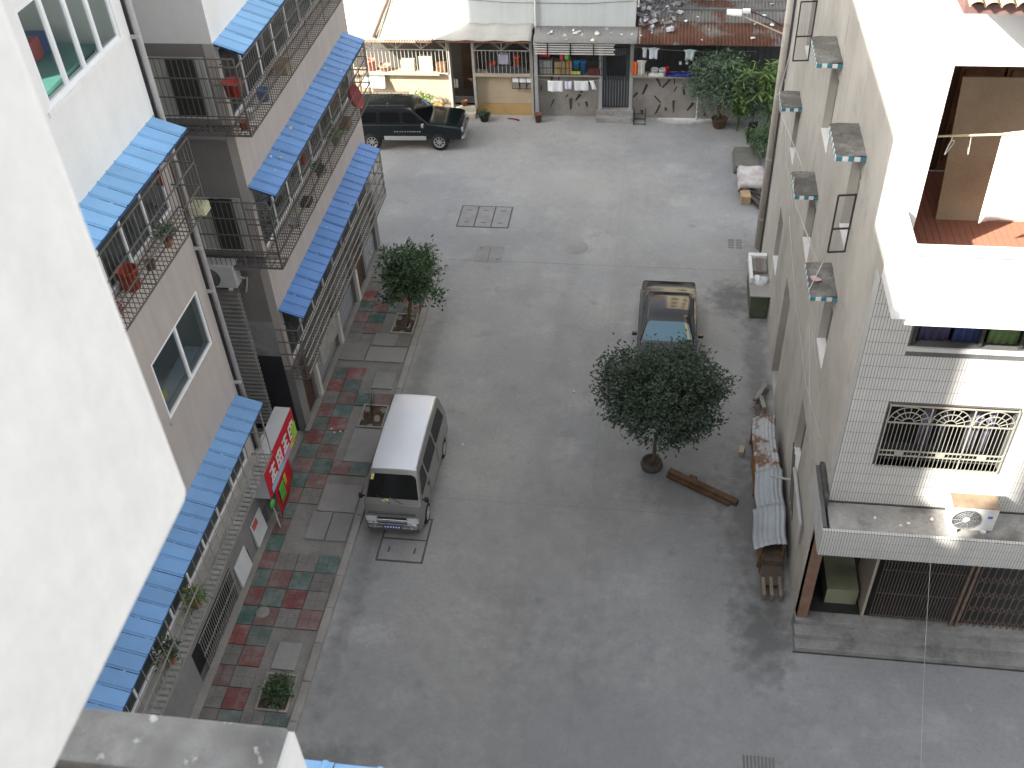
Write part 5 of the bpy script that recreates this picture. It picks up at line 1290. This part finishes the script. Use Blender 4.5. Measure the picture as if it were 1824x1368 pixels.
# --- cabinet with plastic wrapped goods
cb_ = empty('green_cabinet', (3.42, 26.7, 0), 0, 'dull green cabinet standing against the beige wall', 'cabinet')
GC = mat('dull_green_paint', (.085, .105, .07), .7, .2, 3)
MB().box(-.26, .26, -.85, 1.0, .04, .88).build('carcass', GC, cb_, bevel=.012)
MB().box(-.33, .30, -.92, 1.1, .88, .92).build('top_board', mat('grey_board', (.30, .29, .27), .8), cb_)
for k in range(3): MB().box(-.275, -.262, -.82 + k * .6, -.26 + k * .6, .1, .84).build('door', GC, cb_)
MB().box(-.24, .24, -.866, -.852, .1, .84).build('side_panel', GC, cb_)
wp = empty('wrapped_tray', (3.42, 26.9, .92), 0, 'white foam tray with grey cartons on the green cabinet', 'tray')
WF = col('white_foam', (.72, .73, .74), .5)
b = MB(); b.box(-.32, .26, .75, .92, 0, .22); b.box(-.32, -.22, -.45, .75, 0, .20); b.build('foam', WF, wp, bevel=.02)
MB().box(-.20, .22, .05, .70, 0, .12).build('carton', mat('grey_carton', (.24, .22, .21), .9, .15, 4), wp)
MB().box(-.10, .06, -.05, .72, .122, .16).build('carton', mat('brown_carton', (.17, .14, .13), .9), wp)
def blob(u, v):
    th = 2 * math.pi * u; ph = math.pi * v * .5; r = 1 + .15 * math.sin(3 * th + 2 * v) + .08 * math.sin(9 * th)
    return (.26 * r * math.cos(th) * math.cos(ph), .22 * r * math.sin(th) * math.cos(ph), .18 * math.sin(ph) * r)
MB().grid(blob, 26, 6).build('plastic_bag', col('silvery_plastic', (.62, .64, .66), .25, spec=.7), wp, (0, -.35, 0))

# --- stacked boards with a tarpaulin, block, chair
bs = empty('board_stack', (3.4, 35.2, 0), 0, 'low stack of grey boards beside the drain pipe', 'boards')
for k in range(4): MB().box(-.48 + .02 * k, .45, -.55, .95, .03 + k * .075, .09 + k * .075).build('board', mat('grey_brown_board', (.15, .145, .125), .9, .15, 3, rand=.15), bs, (0, 0, 0), (0, 0, rnd(-.03, .03)))
tp = empty('covered_bench', (3.5, 33.7, 0), 0, 'bench covered with a pinkish white cloth beside the drain pipe', 'bench')
MB().box(-.42, .42, -.62, .62, .42, .50).build('seat', WOOD, tp)
for x, y in ((-.36, -.55), (.36, -.55), (-.36, .55), (.36, .55)): MB().box(x - .04, x + .04, y - .04, y + .04, 0, .42).build('leg', WOOD, tp)
def cloth(u, v):
    x, y = -.50 + 1.0 * u, -.70 + 1.4 * v; e = max(0, abs(x) - .42) + max(0, abs(y) - .62)
    return (x, y, .56 + .03 * math.sin(x * 9 + y * 4) * math.cos(y * 7) + .015 * math.sin(y * 17) - e * 2.2)
MB().grid(cloth, 22, 28).build('cloth', mat('pinkish_cloth', (.36, .32, .31), .9, .14, 2, .08, 14, huevar=((.50, .49, .48), 2.2)), tp, solid=.006)
tag(MB().box(-.17, .17, -.24, .24, 0, .33).build('chopping_block', mat('tan_wood', (.34, .25, .15), .85, .2, 4), None, (3.28, 32.72, 0), (0, 0, R(4)), bevel=.015), 'tan wooden block in front of the cloth covered bench', 'wood block')
wl = empty('plank_heap', (3.62, 32.7, 0), 0, 'dark planks heaped against the wall beside the wooden block', 'planks')
for k in range(5): MB().box(-.6, .6, -.07, .07, -.02, .02).build('plank', mat('dark_plank', (.075, .068, .06), .9, .25, 4), wl, (rnd(-.1, .1), rnd(-.35, .35), .06 + k * .05), (0, rnd(-.1, .1), R(-50) + rnd(-.3, .3)))
ch = empty('black_chair', (3.75, 36.9, 0), R(20), 'black folding chair between the bush and the open concrete', 'chair')
MB().box(-.2, .2, -.2, .2, .42, .46).build('seat', BLKP, ch, bevel=.01); MB().box(-.2, .2, .18, .22, .55, .88).build('backrest', BLKP, ch, bevel=.01)
for x, y in ((-.18, -.18), (.18, -.18), (-.18, .18), (.18, .18)): MB().bar((x, y, 0), (x * .95, y * .9, .43 if y < 0 else .86), .014, 5).build('leg', BLKP, ch)

# --- washing and goods at the rear houses
b = MB(); b.path(sagline((-4.86, 38.55, 1.80), (-2.3, 38.55, 1.80), .06), .005, 4); tag(b.build('washing_line', col('line', (.4, .4, .4))), 'thin washing line below the shelf of the rubble wall house', 'line')
def towel(x0, x1, z0, z1, label, c, sk=0, seed=0):
    def fn(u, v): return (x0 + (x1 - x0) * u + sk * v, 38.52 + .018 * math.sin(u * 11 + seed) * (.3 + v), z1 - (z1 - z0) * v - .02 * math.sin(u * 3.1))
    return tag(MB().grid(fn, 14, 8).build('towel', col('towel_%d' % seed, c, .9), None, solid=.006), label, 'towel', 'towels on the line')
towel(-4.45, -3.84, 1.30, 1.76, 'largest white towel at the left end of the washing line', (.70, .72, .74), 0, 1)
towel(-3.76, -3.48, 1.42, 1.75, 'small lilac white towel second on the washing line', (.62, .62, .76), 0, 2)
towel(-3.39, -2.83, 1.36, 1.77, 'wide white towel third on the washing line', (.68, .70, .71), .03, 3)
towel(-2.78, -2.62, 1.42, 1.80, 'narrow white towel hanging askew at the right end of the line', (.74, .74, .76), .12, 4)
# shelf goods
def drum(name, x, y, z, r, h, m, label, cat='tub'):
    o = MB().lathe([(0, 0), (r * .85, 0), (r, h * .9), (r * 1.05, h * .9), (r * 1.05, h), (r * .9, h), (r * .85, h * .93), (0, h * .93)], n=18, cap=False).build(name, m, None, (x, y, z)); return tag(o, label, cat)
SHY = 38.78
for k in range(3): thing_box('drink_pack', -4.80 + k * .15, -4.67 + k * .15, SHY, SHY + .25, 2.62, 2.98, col('pack_red', (.42, .03, .04)), ('left', 'middle', 'right')[k] + ' red drink pack high on the rail of the shelf', 'pack', .01, 'red packs on the shelf rail')
MB()
thing_box('pack_board', -4.86, -4.30, SHY - .02, SHY + .3, 2.58, 2.615, BLKP, 'narrow black board carrying the red drink packs', 'board', .004)
b = MB()
for k in range(3): b.box(-4.80 + k * .18, -4.64 + k * .18, SHY, SHY + .3, 1.93, 2.50)
tag(MB().box(-4.80, -4.28, SHY + .02, SHY + .32, 1.905, 2.48).build('wire_basket', mat('grey_basket', (.26, .27, .26), .8, .3, 9), bevel=.01), 'tall grey basket at the left end of the shelf', 'basket')
for k in range(3): thing_box('carton', -4.20 + k * .24, -3.98 + k * .24, SHY + .01, SHY + .33, 1.905, 2.42 + .02 * k, col('kraft_carton_%d' % k, ((.33, .25, .12), (.28, .22, .11), (.36, .22, .12))[k]), ('left olive brown', 'middle dark olive', 'right orange brown')[k] + ' carton on the shelf beside the blue tubs', 'carton', .008, 'cartons on the shelf')
drum('plastic_tub', -3.34, SHY + .16, 1.905, .13, .50, col('sky_blue_plastic', (.06, .34, .62), .35), 'left sky blue tub on the shelf', 'tub')
drum('plastic_tub', -3.06, SHY + .16, 1.905, .13, .52, col('mid_blue_plastic', (.05, .22, .55), .35), 'right deeper blue tub on the shelf', 'tub')
thing_box('pink_packet', -3.98, -3.84, SHY + .05, SHY + .2, 2.47, 2.72, col('hot_pink', (.52, .05, .14)), 'pink packet on top of the cartons', 'packet')
thing_box('green_packet', -3.78, -3.60, SHY + .05, SHY + .2, 2.47, 2.74, col('lime_green', (.22, .48, .05)), 'lime green packet on top of the cartons', 'packet')
thing_box('dark_red_box', -2.82, -2.36, SHY + .02, SHY + .3, 1.905, 2.14, col('dark_red_card', (.17, .045, .05)), 'dark red box at the right end of the shelf', 'box')
thing_box('striped_mat', -3.52, -3.14, SHY - .045, SHY - .01, 1.905, 2.06, col('yellow_green_mat', (.45, .50, .10)), 'yellow green mat in front of the blue tubs', 'mat')
# right part of the rubble house
def garment(name, x, z, w, h, c, label, y=38.5, seed=0, cat='clothing'):
    def fn(u, v):
        sh_ = 1 if v > .25 else (1.5 - 2 * v if .0 <= v else 1)
        return (x + (u - .5) * w * sh_, y + .03 * math.sin(u * 10 + seed) * (.3 + v), z - h * v - .05 * abs(u - .5) * (v < .3))
    return tag(MB().grid(fn, 12, 9).build(name, col('cloth_' + name + str(seed), c, .9), None, solid=.008), label, cat)
b = MB(); b.path(sagline((-1.1, 38.5, 3.22), (3.6, 38.5, 3.1), .10), .006, 4); tag(b.build('washing_line', col('line', (.4, .4, .4))), 'long washing line under the rusty eave', 'line')
garment('shirt', -.64, 3.20, .14, .42, (.66, .68, .72), 'narrow white garment on the long washing line', seed=1)
garment('shirt', -.30, 3.20, .32, .46, (.62, .66, .74), 'pale blue shirt on the long washing line', seed=2)
garment('shirt', 1.10, 3.14, .34, .44, (.50, .60, .58), 'pale green shirt on the long washing line', seed=3)
garment('jacket', -1.0, 2.55, .20, .55, (.60, .14, .03), 'bright orange jacket beside the black steel door', y=38.62, seed=4)
garment('towel', -.74, 2.62, .26, .62, (.52, .50, .46), 'patterned pale cloth beside the orange jacket', y=38.64, seed=5)
garment('shirt', 2.0, 2.9, .26, .6, (.34, .34, .38), 'grey shirt hanging at the edge of the grey green shrub', y=38.75, seed=6)
for k in range(2): drum('basin', -.22 + k * .32, 38.86, 1.905, .15, .26, col('white_enamel_%d' % k, (.66, .68, .66), .35), ('left', 'right')[k] + ' white basin on the ledge beside the red flask', 'basin')
drum('flask', .26, 38.86, 1.905, .085, .34, col('flask_red', (.45, .02, .04), .35), 'red flask on the ledge of the rubble wall house', 'flask')
thing_box('white_rack', -.45, .14, 38.70, 38.78, 1.905, 2.04, col('white_rack', (.60, .60, .58)), 'low white rack in front of the two white basins', 'rack')
MB()
bt = MB().grid(lambda u, v: (.25 + 1.25 * u, 38.70 + .35 * v, 1.92 + .13 * math.sin(math.pi * u) * math.sin(math.pi * v) + .015 * math.sin(u * 20)), 20, 6).build('tarpaulin', col('royal_blue_tarp', (.02, .035, .22), .5), None, solid=.008); tag(bt, 'bunched royal blue tarpaulin on the ledge left of the shrub', 'tarpaulin')
thing_box('grey_bundle', -1.15, -.5, 38.72, 38.95, 1.905, 1.985, col('grey_bundle', (.42, .42, .40)), 'flat grey bundle on the ledge beside the door', 'bundle')
rs = random.Random(9)
for k in range(4):
    thing_box('wall_cup', .72 + k * .26, .82 + k * .26, 38.95, 39.05, 2.30 + .02 * (k % 2), 2.42, col('cup_white', (.70, .71, .73)), ('first', 'second', 'third', 'fourth')[k] + ' white cup from the red flask above the blue tarpaulin', 'cup', .012, 'cups above the tarpaulin')
b = MB(); b.bar((1.55, 38.86, 0), (1.55, 38.86, .95), .03, 8); b.bar((1.55, 38.86, .95), (1.55, 38.78, 1.0), .03, 8); tag(b.build('stand_pipe', col('white_pvc_pipe', (.60, .60, .58))), 'white stand pipe above the spilt lime', 'pipe')
# veranda of the cream house
drum('bucket', -6.72, 38.95, 1.905, .14, .36, col('bucket_red', (.50, .04, .03), .4), 'red bucket on the veranda of the cream house', 'bucket')
drum('bucket', -5.72, 38.95, 2.2, .13, .36, col('bucket_orange', (.55, .09, .04), .4), 'orange red bucket near the grey post of the veranda', 'bucket')
thing_box('laundry_bag', -6.45, -6.05, 38.85, 39.1, 2.25, 2.66, col('bluish_bag', (.40, .41, .52)), 'pale bluish bag between the two red buckets', 'bag', .04)
thing_box('veranda_table', -6.9, -5.3, 38.8, 39.15, 1.905, 2.19, col('dark_cabinet', (.05, .05, .05)), 'low dark cabinet under the bluish bag', 'cabinet')
drum('bucket', -11.75, 38.95, 1.905, .20, .45, col('bucket_pink', (.55, .20, .14), .5), 'sunlit pinkish bucket at the left end of the veranda', 'bucket')
drum('basin', -11.2, 38.95, 1.905, .24, .22, col('peach_basin', (.58, .34, .24), .5), 'sunlit peach basin beside the pinkish bucket', 'basin')
thing_box('white_carton', -9.75, -9.2, 38.85, 39.15, 1.905, 2.5, col('white_card', (.62, .58, .48)), 'sunlit pale carton behind the white veranda grille', 'carton')
thing_box('white_carton', -10.5, -9.95, 38.85, 39.15, 1.905, 2.35, col('cream_card', (.56, .50, .40)), 'sunlit cream carton left of the pale one', 'carton')
thing_box('rattan_stand', -9.05, -8.65, 38.85, 39.1, 1.905, 2.25, WOOD, 'dark wooden stand in the shade beside the pale carton', 'stand')
tag(MB().hexa([(-12.2, 38.70, 1.22), (-11.25, 38.70, 1.22), (-11.25, 38.74, 1.22), (-12.2, 38.74, 1.22), (-12.2, 38.90, 1.72), (-11.25, 38.90, 1.72), (-11.25, 38.94, 1.72), (-12.2, 38.94, 1.72)]).build('hung_board', col('white_card2', (.70, .70, .66))), 'white board hung on the sunlit cream wall', 'board')
mb_ = empty('meter_rack', (0, 0, 0), 0, 'rack of three white meter boxes on the cream wall', 'meter box')
for k in range(3):
    x = -5.92 + k * .29; MB().box(x, x + .25, 38.80, 38.99, 1.52, 1.70).build('meter_box', WF, mb_, bevel=.01)
    MB().box(x + .03, x + .25, 38.86, 38.99, 1.24, 1.46).build('meter_back', col('dark_meter', (.20, .19, .17)), mb_)
b = MB()
for x in (-5.95, -5.64, -5.35, -5.06): b.bar((x, 38.9, 1.2), (x, 38.9, 1.74), .012)
b.bar((-5.95, 38.88, 1.22), (-5.06, 38.88, 1.22), .014); b.build('rack_frame', BLKP, mb_)
drum('flower_pot', -8.0, 38.95, .41, .13, .2, col('rusty_pot', (.30, .13, .06)), 'rusty brown pot on the doorstep of the cream house', 'pot')
drum('clay_tub', -4.86, 38.42, 0, .14, .36, col('brick_red_clay', (.17, .07, .05)), 'brick red clay tub at the foot of the grey post', 'tub')
b = MB(); b.tube([(-6.15, 38.6, .03), (-5.9, 38.52, .06), (-5.66, 38.45, .03)], [.02, .025, .035], 6); tag(b.build('red_branch', col('dull_red', (.16, .03, .05))), 'thin dark branch with a red tip on the far concrete', 'branch')
cr = empty('handcart', (-.75, 38.5, 0), 0, 'small dark wire handcart beside the rubble house steps', 'cart')
b = MB()
for z in (.06, .3): b.path([(-.2, -.2, z), (.25, -.2, z), (.25, .2, z), (-.2, .2, z), (-.2, -.2, z)], .014, 5)
for x, y in ((-.2, -.2), (.25, -.2), (.25, .2), (-.2, .2)): b.bar((x, y, 0), (x, y, .55), .014, 5)
b.build('frame', BLKP, cr)

# --- street lamp on the corner of the beige house
lp = empty('street_lamp', (0, 0, 0), 0, 'white street lamp on a thin arm from the beige house corner', 'street lamp')
b = MB(); b.bar((3.62, 30.2, 7.24), (2.25, 30.2, 7.83), .022, 8); b.build('arm', col('pale_arm', (.50, .44, .36)), lp)
MB().grid(lambda u, v: (2.28 - .44 * v, 30.2 + .17 * math.sin(math.pi * (u - .5)) * (1 - .3 * v * v), 7.86 + .12 * math.cos(math.pi * (u - .5)) + .02 * v), 12, 6).build('lamp_shade', col('white_shade', (.78, .78, .76), .4), lp, solid=.012)
MB().box(2.30, 2.52, 30.16, 30.36, 7.90, 7.97).build('gear_box', col('white_gear', (.80, .82, .84), .4), lp)
b = MB(); b.path(sagline((2.45, 30.36, 7.9), (3.62, 30.3, 7.4), -.05), .018, 5); b.build('cable', BLKP, lp)
# --- litter on the roofs and awnings
LIT = [col('litter_%d' % i, c, .8) for i, c in enumerate(((.72, .72, .72), (.60, .62, .66), (.66, .60, .50)))]
def scrap(x, y, z, s, label, group, tilt=(0, 0), m=None):
    rs = random.Random(int(x * 991 + y * 77)); n = 6
    ps = [(s * rs.uniform(.5, 1) * math.cos(a), s * rs.uniform(.4, .8) * math.sin(a), .02 * rs.uniform(-1, 1)) for a in [6.283 * i / n for i in range(n)]]
    k = n; q = [(a, b_, c + .015) for a, b_, c in ps] + [(a, b_, c) for a, b_, c in ps]
    o = MB().add(q, [tuple(range(n)), tuple(range(2*n-1, n-1, -1))] + [(i, (i+1) % k, k+(i+1) % k, k+i) for i in range(k)]).build('litter_scrap', m or rs.choice(LIT), None, (x, y, z), (tilt[0], tilt[1], rs.uniform(0, 6)))
    return tag(o, label, 'litter', group)
rs = random.Random(5)
rz_ = lambda y: 3.46 + (y - 38.15) * .2111 + .03
for k in range(34):
    x = -.8 + 5.3 * rs.random() ** 1.5; y = 38.3 + 4.0 * rs.random() ** .8
    scrap(x, y, rz_(y), rs.uniform(.04, .15), 'pale scrap of litter lying on the rusty corrugated roof', 'litter on the rusty roof', (R(12), 0))
hp = MB()
for k in range(95):
    x = -.9 + 1.7 * rs.random() ** 1.3; y = rs.uniform(38.9, 42.5); c_ = Vector((x, y, rz_(y) + rs.uniform(0, .22))); s_ = rs.uniform(.06, .2)
    a_ = Vector((rs.uniform(-1, 1), rs.uniform(-1, 1), rs.uniform(-.6, .6))).normalized() * s_; b_ = Vector((rs.uniform(-1, 1), rs.uniform(-1, 1), rs.uniform(-.6, .6))).normalized() * s_; n_ = Vector((0, 0, .012))
    q = [c_ - a_, c_ - b_, c_ + a_, c_ + b_]; hp.hexa([*q, *[p_ + n_ for p_ in q]])
tag(hp.build('rubbish_heap', mat('mixed_rubbish', (.50, .50, .52), .8, .5, 4, .2, 20, huevar=((.20, .19, .20), 5))), 'heap of pale rubbish on the roof beside the pale blue building', 'rubbish', kind='stuff')
for k in range(9):
    x = rs.uniform(-4.7, -1.2); y = rs.uniform(38.3, 39.0)
    scrap(x, y, 3.46 + (y - 38.2) * .25 + .03, rs.uniform(.06, .16), 'whitish scrap on the grey eave over the black steel door', 'litter on the grey eave', (R(14), 0))
for k in range(10):
    y = rs.uniform(20.5, 27.8); f_ = rs.uniform(.1, .9)
    scrap(XL + .62 * f_, y, 7.90 - .22 * f_ + .02, rs.uniform(.03, .08), 'small scrap on the middle blue awning', 'litter on the middle awning', (0, R(19)))
for k in range(6):
    y = rs.uniform(20.5, 27.8); f_ = rs.uniform(.1, .9)
    scrap(XL + .62 * f_, y, 4.30 - .22 * f_ + .02, rs.uniform(.025, .05), 'tiny white scrap on the lowest blue awning', 'litter on the lowest awning', (0, R(19)))
for x, y in ((5.0, 13.55), (5.15, 13.6), (4.55, 13.7), (5.6, 13.75)): scrap(x, y, 4.72, .05, 'crumpled white scrap on the entrance canopy', 'litter on the canopy')
scrap(3.32, 17.35, 7.66, .14, 'pinkish paper scrap on the nearest lower window hood', None, m=col('pink_paper', (.50, .36, .36)))
for x, y in ((-8.62, 19.75), (-8.35, 19.68), (-8.5, 19.62), (-1.98, 22.0), (-4.85, 19.6)): scrap(x, y, .135 if x < -7 else .01, .05, 'white paper scrap lying on the ground', 'paper scraps on the ground')

# --- things on the balconies
drum('red_tub', -9.14, 13.75, 9.44, .19, .40, col('orange_red_plastic', (.34, .045, .02), .5), 'orange red tub in the cage under the pale blue awning', 'tub')
drum('red_bucket', -9.05, 19.62, 10.25, .20, .34, col('basin_red', (.50, .05, .04), .4), 'red bucket hanging at the corner of the upper cage', 'bucket')
o = MB().lathe([(0, 0), (.26, 0), (.36, .12), (.38, .12), (.30, -.02), (0, -.03)], axis='x', n=24, cap=False).build('red_washbasin', col('basin_deep_red', (.45, .02, .03), .4), None, (-8.95, 27.35, 6.42), (0, R(-20), 0)); tag(o, 'big red washbasin leaning in the far end of the middle cage', 'basin')
drum('clay_pot', -9.0, 19.62, 9.46, .10, .2, mat('terracotta', (.30, .12, .07)), 'terracotta pot in the corner of the upper cage', 'pot')
drum('white_pot', -9.0, 20.15, 9.46, .09, .2, WF, 'white pot beside the terracotta one in the upper cage', 'pot')
garment('hanging_shirt', -9.1, 10.95, .1, .6, (.34, .09, .06), 'reddish brown garment drying in the near cage', y=15.7, seed=8)
cre = empty('slatted_crate', (-8.95, 16.28, 9.44), 0, 'cream slatted crate at the corner of the near cage', 'crate')
for k in range(6): MB().box(-.02, .30, -.12 + k * .05, -.09 + k * .05, 0, .16).build('slat', col('cream_plastic', (.56, .54, .38)), cre)
MB().box(-.02, .30, -.12, .17, -.02, .0).build('crate_base', col('cream_plastic', (.56, .54, .38)), cre)
thing_box('flat_box', -9.1, -8.85, 22.0, 22.4, 5.95, 6.08, BLKP, 'dark flat box on the middle cage floor', 'box')
# rooms seen through the big windows
tbl = empty('teal_table', (-10.6, 15.2, 12.17), 0, 'teal green table inside the top floor window', 'table')
MB().box(-.75, .75, -1.1, 1.1, .60, .66).build('tabletop', col('teal_laminate', (.12, .34, .29), .4), tbl)
MB().box(-.70, .70, -1.05, 1.05, 0, .598).build('cabinet', col('dark_teal', (.05, .13, .11)), tbl)
thing_box('red_bundle', -11.0, -10.5, 15.35, 15.72, 12.86, 13.22, col('scarlet_cloth', (.55, .05, .03)), 'scarlet bundle on the teal table behind the window', 'bundle', .05)
thing_box('blue_bundle', -11.0, -10.5, 15.74, 16.05, 12.86, 13.18, col('navy_cloth', (.03, .07, .30)), 'navy bundle beside the scarlet one on the teal table', 'bundle', .05)
thing_box('window_shelf', -9.95, -9.62, 13.9, 16.1, 6.0, 6.1, col('pale_blue_top', (.34, .40, .46)), 'pale blue worktop inside the two-pane window', 'worktop')
thing_box('yellow_packet', -9.85, -9.66, 14.05, 14.45, 6.102, 6.35, col('yellow_pack', (.50, .44, .03)), 'yellow packet on the worktop inside the two-pane window', 'packet', .03)
thing_box('red_packet', -9.84, -9.67, 13.9, 14.03, 6.102, 6.25, col('crimson_pack', (.38, .03, .06)), 'crimson packet beside the yellow one on the worktop', 'packet', .03)

# more clutter in the cages
drum('blue_bucket', -9.0, 21.0, 9.46, .14, .28, col('faded_blue_plastic', (.10, .18, .32), .5), 'faded blue bucket in the upper cage right of the white pot', 'bucket')
thing_box('cardboard_box', -9.15, -8.85, 22.3, 22.75, 9.46, 9.72, col('kraft_box', (.30, .23, .15)), 'brown cardboard box in the upper cage past the blue bucket', 'box')
drum('grey_basin', -9.0, 21.2, 5.94, .18, .12, col('grey_plastic', (.30, .30, .31), .5), 'flat grey basin on the middle cage floor near the corner', 'basin')
thing_box('wooden_crate', -9.15, -8.85, 26.2, 26.6, 5.94, 6.2, WOOD, 'small wooden crate on the middle cage beside the red washbasin', 'crate')
garment('hanging_shirt', -9.0, 7.35, .12, .5, (.30, .06, .05), 'dark red garment drying under the middle awning', y=22.6, seed=11)
garment('hanging_shirt', -9.02, 10.9, .12, .55, (.40, .42, .46), 'pale grey garment drying under the upper awning', y=21.6, seed=12)
drum('clay_pot', -9.02, 14.35, 9.44, .10, .16, col('dark_clay_pot', (.14, .08, .06)), 'dark clay pot between the tub and the trailing plant in the near cage', 'pot')
